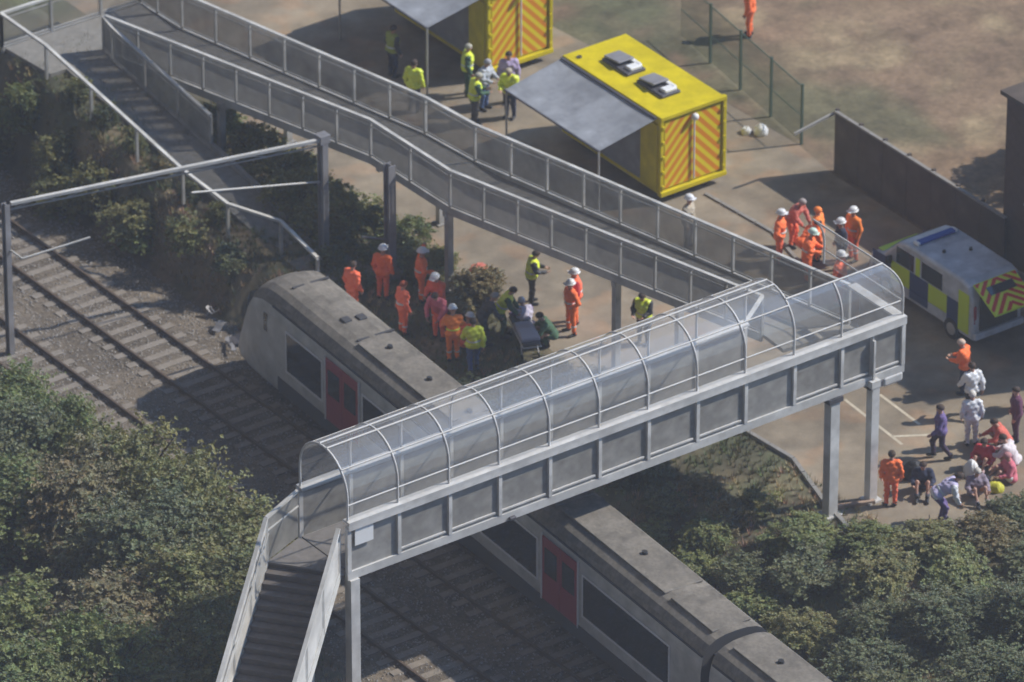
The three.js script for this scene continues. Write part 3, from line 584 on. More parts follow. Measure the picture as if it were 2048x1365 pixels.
// ------------------------------------------------------------------ police van with its tailgate up
mat('vanWhite', 0.70, 0.73, 0.76, 0.3, { map: tile(streakTex, 2.0) });
mat('vanBlue', 0.03, 0.05, 0.14, 0.35);
mat('vanLime', 0.52, 0.66, 0.02, 0.4);
mat('lightBlue', 0.02, 0.07, 0.35, 0.15);
{
  const t = thing('police_van', 'police van with lime and blue check sides and raised tailgate', 'van', [10.85, G0, 7.35], 0.0);
  const prof = [[2.42, 0.42], [2.46, 1.0], [2.38, 1.55], [2.22, 2.02], [2.0, 2.1], [-0.7, 2.12], [-1.05, 2.02], [-1.75, 1.32], [-2.3, 1.12], [-2.45, 0.85], [-2.46, 0.42]];
  const s = new THREE.Shape(prof.map(([z, y]) => new THREE.Vector2(z, y)));
  const g = new THREE.ExtrudeGeometry(s, { depth: 1.66, bevelEnabled: true, bevelThickness: 0.13, bevelSize: 0.1, bevelSegments: 4 });
  g.rotateY(-Math.PI / 2); g.translate(0.83, 0, 0); part('body', g, M.vanWhite, t);
  for (const sx of [-1, 1]) {
    const X = sx * 0.965, plate = (name, m, z0, z1, ya, yb, dx = 0, parent = t, top = 0) => part(name, quadsGeo([[X + sx * dx, ya, z0], [X + sx * dx, ya, z1], [X + sx * dx - sx * top, yb, z1], [X + sx * dx, ya, z0], [X + sx * dx - sx * top, yb, z1], [X + sx * dx - sx * top, yb, z0]].flat()), m, parent);
    part('side_window', rbox(0.03, 0.56, 0.85, 0.01, sx * 0.955, 1.68, -0.75), M.windowGlass, t);
    part('side_window', rbox(0.03, 0.56, 1.0, 0.01, sx * 0.955, 1.68, 0.55), M.windowGlass, t);
    for (let k = 0; k < 5; k++) { const z = -2.3 + k * 0.9; part('check_marking', box(0.012, 0.62, 0.895, sx * 0.968, 1.06, z + 0.45), k % 2 ? M.vanLime : M.vanBlue, t); part('check_marking', box(0.012, 0.26, 0.895, sx * 0.966, 0.61, z + 0.45), k % 2 ? M.vanWhite : M.vanBlue, t); }
    part('check_marking', box(0.012, 0.6, 0.2, sx * 0.966, 1.68, -0.13), M.vanLime, t);
    part('check_marking', box(0.012, 1.35, 0.5, sx * 0.972, 1.16, 2.1), M.vanLime, t);
    part('door_mirror', rbox(0.2, 0.26, 0.12, 0.04, sx * 1.1, 1.45, -1.35), M.black, t);
    for (const z of [-1.6, 1.55]) { const w = part('wheel', new THREE.CylinderGeometry(0.34, 0.34, 0.22, 22).rotateZ(Math.PI / 2).translate(sx * 0.87, 0.34, z), M.black, t); part('rim', new THREE.CylinderGeometry(0.2, 0.2, 0.03, 16).rotateZ(Math.PI / 2).translate(sx * 0.985, 0.34, z), M.galv, w); }
    part('headlight', rbox(0.34, 0.2, 0.1, 0.04, sx * 0.66, 0.98, -2.5), M.white, t);
    part('tail_light', rbox(0.1, 0.6, 0.06, 0.02, sx * 0.86, 1.2, 2.52), M.trainRed, t);
  }
  const ws = quadsGeo([[-0.78, 1.42, -1.76], [0.78, 1.42, -1.76], [0.72, 2.0, -1.14], [-0.78, 1.42, -1.76], [0.72, 2.0, -1.14], [-0.72, 2.0, -1.14]].flat()).translate(0, 0.06, -0.08); part('windscreen', ws, M.windowGlass, t);
  part('bonnet_marking', rbox(1.5, 0.03, 0.3, 0.01, 0, 1.3, -2.16).rotateX(0), M.vanLime, t);
  const lb = part('light_bar', rbox(1.5, 0.1, 0.24, 0.04, 0, 2.27, -0.5), M.lightBlue, t);
  part('end_cap', [rbox(0.1, 0.11, 0.25, 0.03, -0.72, 2.27, -0.5), rbox(0.1, 0.11, 0.25, 0.03, 0.72, 2.27, -0.5)], M.white, lb);
  part('roof_aerial', [new THREE.CylinderGeometry(0.05, 0.06, 0.08, 10).translate(-0.35, 2.26, 0.35), new THREE.CylinderGeometry(0.05, 0.06, 0.08, 10).translate(0.4, 2.26, 0.7)], M.black, t);
  part('load_space', box(1.45, 1.2, 0.04, 0, 1.25, 2.58), M.black, t);
  part('rear_bumper', rbox(1.9, 0.22, 0.16, 0.05, 0, 0.5, 2.6), M.vanWhite, t);
  // tailgate swung up about the rear roof edge
  const tg = part('tailgate', rbox(1.6, 0.07, 1.25, 0.03, 0, 0, 0.62).rotateX(0.5).translate(0, 2.12, 2.3), M.vanLime, t, 'raised tailgate with yellow and red stripes');
  const stripe = new THREE.MeshStandardMaterial({ map: chevronTexture('#dfe43a', '#d03018', 4, 512, 420), roughness: 0.4 });
  const tp = shade(new THREE.Mesh(new THREE.PlaneGeometry(1.56, 1.18).rotateX(-Math.PI / 2).translate(0, 0.041, 0.62).rotateX(0.5).translate(0, 2.12, 2.3), stripe)); tp.name = 'stripe_marking'; tg.add(tp);
  part('tailgate_window', rbox(1.0, 0.02, 0.3, 0.008, 0, 0.05, 0.4).rotateX(0.5).translate(0, 2.12, 2.3), M.windowGlass, tg);
}
// ------------------------------------------------------------------ people: joints -> tapered capsules -> one smooth surface per garment
function surfaceNet(sdf, lo, hi, cell) {
  const nx = Math.ceil((hi[0] - lo[0]) / cell) + 1, ny = Math.ceil((hi[1] - lo[1]) / cell) + 1, nz = Math.ceil((hi[2] - lo[2]) / cell) + 1;
  const F = new Float32Array(nx * ny * nz), id = (i, j, k) => (k * ny + j) * nx + i;
  for (let k = 0; k < nz; k++) for (let j = 0; j < ny; j++) for (let i = 0; i < nx; i++) F[id(i, j, k)] = sdf(lo[0] + i * cell, lo[1] + j * cell, lo[2] + k * cell);
  const vid = new Int32Array(nx * ny * nz).fill(-1), pos = [], idx = [];
  const C = [[0, 0, 0], [1, 0, 0], [0, 1, 0], [1, 1, 0], [0, 0, 1], [1, 0, 1], [0, 1, 1], [1, 1, 1]], E = [[0, 1], [2, 3], [4, 5], [6, 7], [0, 2], [1, 3], [4, 6], [5, 7], [0, 4], [1, 5], [2, 6], [3, 7]];
  for (let k = 0; k < nz - 1; k++) for (let j = 0; j < ny - 1; j++) for (let i = 0; i < nx - 1; i++) {
    const f = C.map(([a, b, c]) => F[id(i + a, j + b, k + c)]); let m = 0; f.forEach((v, q) => { if (v < 0) m |= 1 << q; }); if (m === 0 || m === 255) continue;
    let x = 0, y = 0, z = 0, n = 0;
    for (const [a, b] of E) if ((f[a] < 0) !== (f[b] < 0)) { const t = f[a] / (f[a] - f[b]); x += lerp(C[a][0], C[b][0], t); y += lerp(C[a][1], C[b][1], t); z += lerp(C[a][2], C[b][2], t); n++; }
    vid[id(i, j, k)] = pos.length / 3; pos.push(lo[0] + (i + x / n) * cell, lo[1] + (j + y / n) * cell, lo[2] + (k + z / n) * cell);
  }
  const st = [1, nx, nx * ny];
  for (let k = 1; k < nz - 1; k++) for (let j = 1; j < ny - 1; j++) for (let i = 1; i < nx - 1; i++) for (let ax = 0; ax < 3; ax++) {
    const a = id(i, j, k), b = a + st[ax]; if ((F[a] < 0) === (F[b] < 0)) continue;
    const u = st[(ax + 1) % 3], v = st[(ax + 2) % 3], q = [vid[a], vid[a - u], vid[a - u - v], vid[a - v]]; if (q.some((w) => w < 0)) continue;
    if (F[a] < 0) idx.push(q[0], q[1], q[2], q[0], q[2], q[3]); else idx.push(q[0], q[2], q[1], q[0], q[3], q[2]);
  }
  const g = new THREE.BufferGeometry(); g.setAttribute('position', new THREE.Float32BufferAttribute(pos, 3)); g.setAttribute('uv', new THREE.Float32BufferAttribute(new Float32Array(pos.length / 3 * 2), 2)); g.setIndex(idx); g.computeVertexNormals(); return g;
}
// c: flat list of [ax,ay,az,bx,by,bz,ra,rb]
const capField = (caps, k, inflate = 0) => (x, y, z) => {
  let d = 9;
  for (const c of caps) {
    const bx = c[3] - c[0], by = c[4] - c[1], bz = c[5] - c[2], px = x - c[0], py = y - c[1], pz = z - c[2], L = bx * bx + by * by + bz * bz;
    let t = L > 1e-9 ? (px * bx + py * by + pz * bz) / L : 0; t = t < 0 ? 0 : t > 1 ? 1 : t;
    const e = Math.hypot(px - t * bx, py - t * by, pz - t * bz) - (c[6] + (c[7] - c[6]) * t), h = Math.max(k - Math.abs(d - e), 0) / k; d = Math.min(d, e) - h * h * k * 0.25;
  }
  return d - inflate;
};
const folds = (x, y, z) => 0.006 * Math.sin(41 * y + 14 * x + 5 * Math.sin(9 * z)) + 0.005 * Math.sin(27 * z - 33 * x + 13 * y) + 0.004 * Math.sin(52 * x + 30 * y + 21 * z);
function meshCaps(caps, cell, k, inflate = 0, clip, creased) {
  const lo = [9, 9, 9], hi = [-9, -9, -9];
  for (const c of caps) for (let a = 0; a < 3; a++) { const r = Math.max(c[6], c[7]) + inflate + 2.2 * cell + 0.02; lo[a] = Math.min(lo[a], c[a] - r, c[a + 3] - r); hi[a] = Math.max(hi[a], c[a] + r, c[a + 3] + r); }
  const f0 = capField(caps, k, inflate), f = creased ? (x, y, z) => f0(x, y, z) + folds(x, y, z) : f0; return surfaceNet(clip ? (x, y, z) => Math.max(f(x, y, z), clip(x, y, z)) : f, lo, hi, cell);
}
const seg = (a, b, ra, rb) => [a.x, a.y, a.z, b.x, b.y, b.z, ra, rb ?? ra];
function figure(p) {
  const hip = V(0, p.hipY ?? 0.93, p.hipZ ?? 0), ln = p.lean ?? 0.03, up = V(0, Math.cos(ln), Math.sin(ln)), fw = V(0, -Math.sin(ln), Math.cos(ln));
  const at = (s, f = 0, x = 0) => hip.clone().addScaledVector(up, s).addScaledVector(fw, f).add(V(x, 0, 0));
  const chest = at(0.38, 0.01), neck = at(0.54), hd = p.head ?? 0; const hUp = V(0, Math.cos(ln * 0.45 + hd), Math.sin(ln * 0.45 + hd)), hFw = V(0, -hUp.z, hUp.y);
  const skull = neck.clone().addScaledVector(hUp, 0.175).addScaledVector(hFw, 0.02);
  const torso = [seg(at(0, 0, -0.075), at(0, 0, 0.075), 0.125), seg(at(0.02), at(0.22, 0.01), 0.13, 0.125), seg(at(0.34, 0.015, -0.085), at(0.34, 0.015, 0.085), 0.125), seg(at(0.22), chest, 0.125, 0.13), seg(at(0.47, 0, -0.15), at(0.47, 0, 0.15), 0.075)];
  const arms = [], hands = [], legs = [], boots = [], skin = [];
  for (const s of [-1, 1]) {
    const A = (s < 0 ? p.armL : p.armR) ?? p.arm ?? [[0.06, -0.28, -0.03], [0.07, -0.52, 0.07]];
    const sh = at(0.47, 0, s * 0.19), el = sh.clone().add(V(s * A[0][0], A[0][1], A[0][2])), wr = sh.clone().add(V(s * A[1][0], A[1][1], A[1][2]));
    arms.push(seg(sh, el, 0.062, 0.048), seg(el, wr, 0.047, 0.036)); skin.push(seg(el, wr, 0.04, 0.028));
    const d = wr.clone().sub(el).normalize(), side = V(0, 0, 1).cross(d).lengthSq() > 0.05 ? V(0, 0, 1).cross(d).normalize() : V(1, 0, 0), nrm = d.clone().cross(side).normalize();
    const pc = wr.clone().addScaledVector(d, 0.05), kn = (o) => wr.clone().addScaledVector(d, 0.09).addScaledVector(nrm, o);
    hands.push(seg(wr, pc, 0.026, 0.026), seg(pc.clone().addScaledVector(nrm, -0.02), pc.clone().addScaledVector(nrm, 0.02), 0.024));
    [[-0.03, 0.068], [-0.01, 0.08], [0.01, 0.075], [0.03, 0.06]].forEach(([o, L]) => { const a = kn(o), m = a.clone().addScaledVector(d, L * 0.55).addScaledVector(side, -s * 0.012), e = m.clone().addScaledVector(d, L * 0.4).addScaledVector(side, -s * 0.03); hands.push(seg(pc.clone().addScaledVector(nrm, o * 0.8), a, 0.011), seg(a, m, 0.0095), seg(m, e, 0.0085)); });
    const tb = wr.clone().addScaledVector(d, 0.03).addScaledVector(nrm, 0.025), tm = tb.clone().addScaledVector(d, 0.03).addScaledVector(nrm, 0.03); hands.push(seg(tb, tm, 0.012), seg(tm, tm.clone().addScaledVector(d, 0.035).addScaledVector(side, -s * 0.012), 0.0105));
    const Lg = (s < 0 ? p.legL : p.legR) ?? p.leg ?? [[0.1, 0.5, 0.03], [0.11, 0.09, 0]];
    const hj = at(-0.02, 0, s * 0.095), kn2 = V(s * Lg[0][0], Lg[0][1], Lg[0][2]), an = V(s * Lg[1][0], Lg[1][1], Lg[1][2]);
    legs.push(seg(hj, kn2, 0.09, 0.062), seg(kn2, an, 0.06, 0.042));
    const toe = Lg[2] ? V(s * Lg[2][0], Lg[2][1], Lg[2][2]) : an.clone().add(V(s * 0.02, -0.045, 0.16));
    boots.push(seg(an.clone().add(V(0, 0.07, 0)), an.clone().add(V(0, -0.03, 0)), 0.05, 0.05), seg(an.clone().add(V(0, -0.038, -0.03)), toe, 0.048, 0.04));
  }
  const head = [seg(skull.clone().addScaledVector(hUp, 0.03).addScaledVector(hFw, -0.012), skull.clone().addScaledVector(hUp, -0.03).addScaledVector(hFw, 0.012), 0.088, 0.07), seg(skull.clone().addScaledVector(hUp, -0.06).addScaledVector(hFw, 0.035), skull.clone().addScaledVector(hUp, -0.07).addScaledVector(hFw, 0.045), 0.045, 0.035), seg(skull.clone().addScaledVector(hFw, 0.085), skull.clone().addScaledVector(hFw, 0.1).addScaledVector(hUp, -0.028), 0.012, 0.017), seg(at(0.5), skull.clone().addScaledVector(hUp, -0.05), 0.058, 0.052)];
  for (const s of [-1, 1]) head.push(seg(skull.clone().add(V(s * 0.083, 0, 0)), skull.clone().add(V(s * 0.088, 0, 0)).addScaledVector(hUp, -0.03), 0.018, 0.012));
  const core = [...torso, ...arms, ...legs];
  const body = mergeGeometries([meshCaps(core.map((c) => [...c.slice(0, 6), c[6] - 0.015, c[7] - 0.012]), 0.026, 0.04), meshCaps(head, 0.011, 0.02), ...[0, 1].map((i) => meshCaps(hands.slice(i * 16, i * 16 + 16), 0.0065, 0.008))].map((g) => g.toNonIndexed()));
  const jk = [...torso, ...arms.map((c, i) => i % 2 ? [c[0], c[1], c[2], lerp(c[0], c[3], 0.93), lerp(c[1], c[4], 0.93), lerp(c[2], c[5], 0.93), c[6], c[7]] : c)];
  const dn = (x, y, z) => (x * 0 + (y - hip.y) * up.y + (z - hip.z) * up.z);       // height along the back
  return {
    body, head: skull, hUp, tilt: ln * 0.45 + hd,
    jacket: meshCaps(jk, 0.022, 0.045, 0.02, (x, y, z) => -(dn(x, y, z) + 0.1), true),
    vest: meshCaps(torso, 0.022, 0.045, 0.034, (x, y, z) => -(dn(x, y, z) + 0.02), true),
    band: meshCaps(torso, 0.02, 0.045, 0.046, (x, y, z) => { const h = dn(x, y, z); return Math.max(0.12 - h, h - 0.175); }),
    trousers: meshCaps([torso[0], ...legs], 0.022, 0.04, 0.012, (x, y, z) => dn(x, y, z) - 0.12, true),
    legBand: meshCaps(legs, 0.018, 0.02, 0.024, (x, y, z) => Math.max(0.29 - y, y - 0.345)),
    boots: meshCaps(boots, 0.018, 0.02),
  };
}
const POSE = {
  stand: {}, forward: { arm: [[0.05, -0.24, 0.08], [-0.05, -0.3, 0.32]], head: 0.25, lean: 0.1 },
  walk: { legL: [[0.1, 0.52, 0.2], [0.1, 0.12, 0.16]], legR: [[0.1, 0.5, -0.02], [0.1, 0.12, -0.26]], armL: [[0.07, -0.27, -0.1], [0.06, -0.5, -0.12]], armR: [[0.07, -0.26, 0.08], [0.05, -0.44, 0.26]] },
  bend: { lean: 0.95, hipZ: -0.16, hipY: 0.88, arm: [[0.04, -0.27, 0.05], [0.0, -0.5, 0.14]], leg: [[0.11, 0.48, 0.06], [0.12, 0.09, -0.02]] },
  stoop: { lean: 0.5, hipZ: -0.08, arm: [[0.05, -0.25, 0.1], [-0.02, -0.44, 0.24]], head: 0.2 },
  crouch: { hipY: 0.36, hipZ: -0.14, lean: 0.5, legL: [[0.15, 0.5, 0.26], [0.13, 0.09, 0.0]], legR: [[0.15, 0.5, 0.26], [0.13, 0.09, 0.02]], arm: [[0.06, -0.22, 0.14], [0.0, -0.3, 0.38]], head: 0.2 },
  sit: { hipY: 0.15, hipZ: 0, lean: 0.12, leg: [[0.14, 0.46, 0.36], [0.13, 0.09, 0.62]], arm: [[0.08, -0.22, 0.1], [0.03, -0.26, 0.34]], head: 0.15 },
  point: { armR: [[0.26, 0.0, 0.08], [0.5, 0.04, 0.14]], armL: [[0.1, -0.24, 0.06], [0.02, -0.3, 0.3]] },
  hips: { arm: [[0.16, -0.22, -0.04], [0.02, -0.4, 0.04]], leg: [[0.13, 0.5, 0.02], [0.17, 0.09, 0]] },
};
const figCache = {};
const cloth = {};
const clothM = (c, r = 0.85) => { const k = c.join(); return cloth[k] ?? (cloth[k] = new THREE.MeshStandardMaterial({ color: RGB(...c), roughness: r, side: THREE.DoubleSide, })); };
const OR = [0.95, 0.19, 0.055], OR2 = [0.90, 0.17, 0.08], OR3 = [0.93, 0.25, 0.05], HV = [0.68, 0.78, 0.06], GRN = [0.05, 0.11, 0.06], NAVY = [0.025, 0.03, 0.06], BLK = [0.02, 0.02, 0.022], DKG = [0.06, 0.06, 0.065], WHT = [0.72, 0.72, 0.72], SKIN = [0.42, 0.24, 0.17], SKIN2 = [0.30, 0.16, 0.10], PURP = [0.14, 0.10, 0.24], PINK = [0.62, 0.16, 0.2], RED = [0.5, 0.04, 0.05], BEI = [0.42, 0.36, 0.27], JEAN = [0.07, 0.12, 0.25], LGREY = [0.42, 0.44, 0.47], SIL = [0.6, 0.62, 0.6], BROWN = [0.05, 0.03, 0.02];
function helmetGeo() { const pts = [[0.0, 0.115], [0.04, 0.112], [0.08, 0.095], [0.105, 0.06], [0.115, 0.015], [0.118, 0.0], [0.135, -0.006], [0.135, -0.012], [0.11, -0.008]].map(([r, y]) => new THREE.Vector2(r, y)); const g = new THREE.LatheGeometry(pts, 20); g.scale(0.98, 1.05, 1.14); return mergeGeometries([g.toNonIndexed(), new THREE.BoxGeometry(0.17, 0.01, 0.07).translate(0, -0.004, 0.15).toNonIndexed()]); }
const HELMET = helmetGeo(), HAIR = new THREE.SphereGeometry(0.105, 16, 10, 0, Math.PI * 2, 0, 1.75).scale(0.95, 1.0, 1.1);
function person(label, x, z, turn, pose, o, group, y) {
  const f = figCache[pose] ?? (figCache[pose] = figure(POSE[pose]));
  const t = thing('person', label, 'person', [x, y ?? G0 + 0.008, z], turn, group);
  const s = o.size ?? 1; t.scale.set(1.14 * s, 1.04 * s, 1.14 * s);
  const put = (n, g, m, parent = t) => { const q = shade(new THREE.Mesh(g, m)); q.name = n; parent.add(q); return q; };
  put('body', f.body, clothM(o.skin ?? SKIN, 0.6));
  put('jacket', f.jacket, clothM(o.top));
  if (o.vest) { const v = put('vest', f.vest, clothM(o.vest)); put('reflective_band', f.band, clothM(SIL, 0.4), v); }
  else if (o.band) put('reflective_band', f.band, clothM(o.band, 0.4));
  const tr = put('trousers', f.trousers, clothM(o.legs)); if (o.band && ['stand', 'point', 'forward', 'hips', 'stoop'].includes(pose)) put('reflective_band', f.legBand, clothM(SIL, 0.4), tr); put('boots', f.boots, clothM(BLK, 0.6));
  const cap = put(o.helmet ? 'helmet' : 'hair', o.helmet ? HELMET : HAIR, clothM(o.helmet ?? o.hair ?? BROWN, o.helmet ? 0.35 : 0.8));
  cap.position.copy(f.head).addScaledVector(f.hUp, o.helmet ? 0.052 : 0.022); cap.rotation.x = f.tilt + (o.helmet ? 0 : -0.35);
  return t;
}
const gA = 'rail workers in orange beside the train', gB = 'rail workers in orange by the van', gC = 'crew in vests under the awning', gD = 'people on the car park';
const D = (deg) => deg * Math.PI / 180;
// beside the train
person('orange worker with white helmet and one arm stretched out, next to the mast', -1.75, -2.3, D(60), 'point', { top: OR, legs: OR, helmet: WHT, band: SIL }, gA);
person('orange worker with white helmet leaning in, right of the arm-stretching worker', -2.15, -0.85, D(-70), 'forward', { top: OR2, legs: OR2, helmet: WHT, band: SIL }, gA);
person('bareheaded worker in dull red orange overalls left of the group, close to the train', -3.35, -1.0, D(80), 'stand', { top: OR2, legs: OR2, hair: [0.3, 0.06, 0.02], band: SIL }, gA);
person('orange worker with white helmet and lime band nearest to the train roof', -3.05, 1.2, D(150), 'forward', { top: OR3, legs: OR3, helmet: WHT, band: HV }, gA);
person('orange worker half hidden behind the rounded front of the train', -3.9, -2.85, D(100), 'stand', { top: OR2, legs: OR2, hair: BROWN }, gA);
person('stooping worker in pinkish red between two white helmets', -2.6, -0.15, D(-60), 'stoop', { top: PINK, legs: OR2, hair: BROWN }, gA);
person('officer in black with lime vest standing alone on the path', 0.9, -0.25, D(60), 'forward', { top: BLK, legs: BLK, vest: HV, hair: BROWN });
person('orange worker with white helmet, rear one of the pair on the path', 1.3, 1.5, D(-120), 'stand', { top: RED, legs: OR, helmet: WHT, vest: OR2 });
person('orange worker with white helmet, front one of the pair on the path', 0.8, 1.95, D(-100), 'hips', { top: OR, legs: OR, helmet: WHT, band: SIL });
person('medic in lime and green bending over the stretcher', -1.0, 0.9, D(50), 'stoop', { top: GRN, legs: GRN, vest: HV, hair: BROWN });
person('helper in dark clothes standing left of the bending medic', -1.7, 0.95, D(70), 'stoop', { top: DKG, legs: BLK, hair: [0.3, 0.3, 0.3] });
person('crouching person in purple and white beside the stretcher', -0.35, 1.15, D(170), 'crouch', { top: PURP, legs: NAVY, hair: [0.5, 0.48, 0.5], vest: [0.5, 0.48, 0.62] });
person('person in lime vest and blue trousers low on the bank by the train', -2.95, 2.1, D(150), 'walk', { top: HV, legs: JEAN, hair: BROWN, vest: HV });
person('person in lime vest at the corner where canopy meets ramp', 2.2, 3.7, D(-60), 'forward', { top: BLK, legs: BLK, vest: HV, hair: BROWN });
person('orange worker with white helmet farthest up the bank behind the mast', -2.6, -3.1, D(120), 'stand', { top: OR, legs: OR2, helmet: WHT }, gA);
person('crouching orange worker low between the group and the stretcher', -2.4, 0.9, D(110), 'crouch', { top: OR2, legs: OR, helmet: WHT, band: SIL }, gA);
person('kneeling medic in dark green at the far side of the stretcher', -0.2, 2.1, D(-120), 'crouch', { top: GRN, legs: GRN, hair: BROWN });
// by the van, in the shade of the hoarding
person('worker in faded orange with bent back, topmost of the group by the fence', 9.5, 1.6, D(20), 'stoop', { top: [0.6, 0.16, 0.12], legs: OR2, hair: [0.35, 0.3, 0.28] }, gB);
person('orange worker with white helmet at the left end of the group by the fence', 8.5, 2.2, D(45), 'hips', { top: OR, legs: OR2, helmet: WHT, band: SIL }, gB);
person('orange worker with hood up and no helmet in the middle of the group', 9.6, 2.75, D(-140), 'stand', { top: OR3, legs: OR3, hair: OR3 }, gB);
person('orange worker whose white helmet has a green tint, low in the group', 8.5, 3.6, D(40), 'forward', { top: OR, legs: OR, helmet: [0.55, 0.7, 0.6], band: SIL }, gB);
person('person in navy with white helmet among the orange workers', 9.7, 3.75, D(-110), 'stand', { top: NAVY, legs: NAVY, helmet: WHT }, gB);
person('orange worker with white helmet at the right end, nearest to the van', 10.45, 3.4, D(-90), 'stand', { top: OR3, legs: OR2, helmet: WHT, band: SIL }, gB);
person('orange worker with white helmet just behind the curved canopy end', 8.4, 5.3, D(30), 'stand', { top: OR2, legs: OR2, helmet: WHT }, gB);
person('orange worker without helmet bending at the middle of the group by the fence', 9.0, 2.9, D(90), 'bend', { top: OR, legs: OR2, hair: BROWN }, gB);
person('worker with white helmet and beige jacket behind the ramp rail below the unit', 6.8, -0.2, D(30), 'stand', { top: BEI, legs: DKG, helmet: WHT });
// round the far unit
person('person in bright lime jacket behind the ramp rail, left of the awning pole', 5.1, -12.3, D(120), 'stand', { top: HV, legs: NAVY, hair: BROWN }, gC);
person('medic in lime and green, upper one of two at the awning', 7.1, -12.2, D(60), 'stand', { top: GRN, legs: GRN, vest: HV, hair: [0.4, 0.38, 0.3] }, gC);
person('person in pale grey shirt between the lime medics', 7.0, -11.15, D(20), 'forward', { top: LGREY, legs: JEAN, hair: [0.35, 0.34, 0.36] }, gC);
person('medic in lime and green with dark trousers, lower one of two at the awning', 6.15, -10.5, D(70), 'forward', { top: GRN, legs: DKG, vest: HV, hair: [0.4, 0.38, 0.3] }, gC);
person('person in bright lime vest standing at the edge of the middle awning', 7.35, -10.2, D(-60), 'forward', { top: HV, legs: NAVY, vest: HV, hair: BEI }, gC);
person('person in purple and white top against the orange chevrons', 7.9, -11.05, D(-30), 'stand', { top: [0.4, 0.32, 0.5], legs: DKG, hair: BROWN }, gC);
person('person in dull green vest deep under the far awning', 5.9, -14.6, D(90), 'stand', { top: DKG, legs: NAVY, vest: [0.3, 0.35, 0.06], hair: BROWN }, gC);
person('orange worker alone on the dry grass at the top edge', 16.8, -10.1, D(-140), 'stand', { top: OR, legs: OR, helmet: WHT });
// car park
person('person in orange top with pale hair standing below the van', 8.15, 11.7, D(-150), 'forward', { top: OR, legs: NAVY, hair: [0.6, 0.45, 0.35] }, gD);
person('person in white shirt and dark trousers on the car park', 7.45, 12.9, D(170), 'walk', { top: WHT, legs: BLK, hair: BROWN }, gD);
person('person in all white clothes next to the seated group', 6.4, 14.2, D(150), 'stand', { top: WHT, legs: WHT, hair: [0.6, 0.55, 0.48] }, gD);
person('person in purple shirt and dark trousers walking with a shadow behind', 5.2, 14.25, D(-120), 'walk', { top: PURP, legs: [0.05, 0.03, 0.06], hair: BROWN }, gD);
person('person in navy sitting on the ground by the parking lines', 3.7, 15.3, D(-40), 'sit', { top: NAVY, legs: [0.05, 0.06, 0.09], hair: BROWN }, gD);
person('orange worker standing right beside the bridge pier', 2.35, 15.5, D(140), 'stand', { top: OR, legs: OR2, hair: BROWN }, gD);
person('large person bending down in white and purple at the edge of the bushes', 3.0, 17.1, D(60), 'bend', { top: WHT, legs: PURP, vest: [0.5, 0.45, 0.62], hair: BROWN, size: 1.08 }, gD);
person('person in red and white top sitting, left one of the seated group', 6.0, 15.35, D(-60), 'sit', { top: RED, legs: [0.55, 0.4, 0.42], hair: BROWN }, gD);
person('person in pink top sitting, right one of the seated group', 6.05, 16.5, D(-110), 'sit', { top: PINK, legs: WHT, hair: [0.45, 0.2, 0.2] }, gD);
person('person in orange red top crouching behind the seated pair', 6.9, 15.0, D(-120), 'crouch', { top: [0.6, 0.14, 0.1], legs: DKG, hair: BROWN }, gD);
person('person in white shirt crouching between the seated ones', 6.45, 15.95, D(-150), 'crouch', { top: [0.65, 0.58, 0.58], legs: RED, hair: BROWN }, gD);
person('person in dark maroon standing behind the seated group at the right edge', 7.65, 14.75, D(-120), 'stand', { top: [0.12, 0.04, 0.08], legs: [0.08, 0.03, 0.06], hair: BROWN }, gD);
person('person in beige shirt and trousers at the right edge of the picture', 9.3, 13.6, D(-120), 'stand', { top: BEI, legs: [0.4, 0.36, 0.3], hair: BROWN }, gD);
person('person in grey sitting at the edge of the bushes near a yellow bag', 4.7, 16.5, D(-20), 'sit', { top: [0.25, 0.2, 0.24], legs: [0.3, 0.26, 0.28], hair: [0.5, 0.46, 0.4] }, gD);

// ------------------------------------------------------------------ small things on the ground
mat('bagWhite', 0.68, 0.68, 0.66, 0.7); mat('bagYellow', 0.55, 0.52, 0.05, 0.7); mat('redCloth', 0.45, 0.12, 0.08, 0.9); mat('blanket', 0.35, 0.34, 0.40, 0.9);
function lumpy(rx, ry, rz, k) { const g = new THREE.IcosahedronGeometry(1, 4), p = g.attributes.position; for (let i = 0; i < p.count; i++) { const x = p.getX(i), y = p.getY(i), z = p.getZ(i), n = 0.75 + 0.5 * fbm(x * 1.7 + k * 7, y * 1.7 + z * 2.3 + k, 3); p.setXYZ(i, x * rx * n, Math.max(-0.5, y) * ry * n, z * rz * n); } g.translate(0, ry * 0.42, 0); g.computeVertexNormals(); return g; }
function bag(label, x, z, rx, ry, rz, m, k, y = G0) { const t = thing('bag', label, 'bag', [x, y, z], rr(0, 6)); part('sack', lumpy(rx, ry, rz, k), m, t); part('neck', new THREE.CylinderGeometry(rx * 0.12, rx * 0.22, ry * 0.4, 8).translate(rx * 0.2, ry * 1.05, 0), m, t); }
bag('white bag dropped in front of the green mesh fence', 13.1, -4.7, 0.26, 0.22, 0.22, M.bagWhite, 1);
bag('small white bag left of the larger white one at the mesh fence', 12.75, -5.0, 0.17, 0.15, 0.16, M.bagWhite, 2);
bag('yellow bag on the ground in front of the seated group', 5.35, 16.6, 0.26, 0.22, 0.22, M.bagYellow, 3);
bag('white bag standing upright beside the seated group', 5.35, 15.5, 0.24, 0.34, 0.22, M.bagWhite, 4);
bag('reddish cloth bundle on the shrub behind the path', 0.55, -2.5, 0.5, 0.28, 0.3, M.redCloth, 5);
bag('dark rucksack next to the person sitting in navy', 3.9, 14.6, 0.34, 0.4, 0.3, M.black, 6);
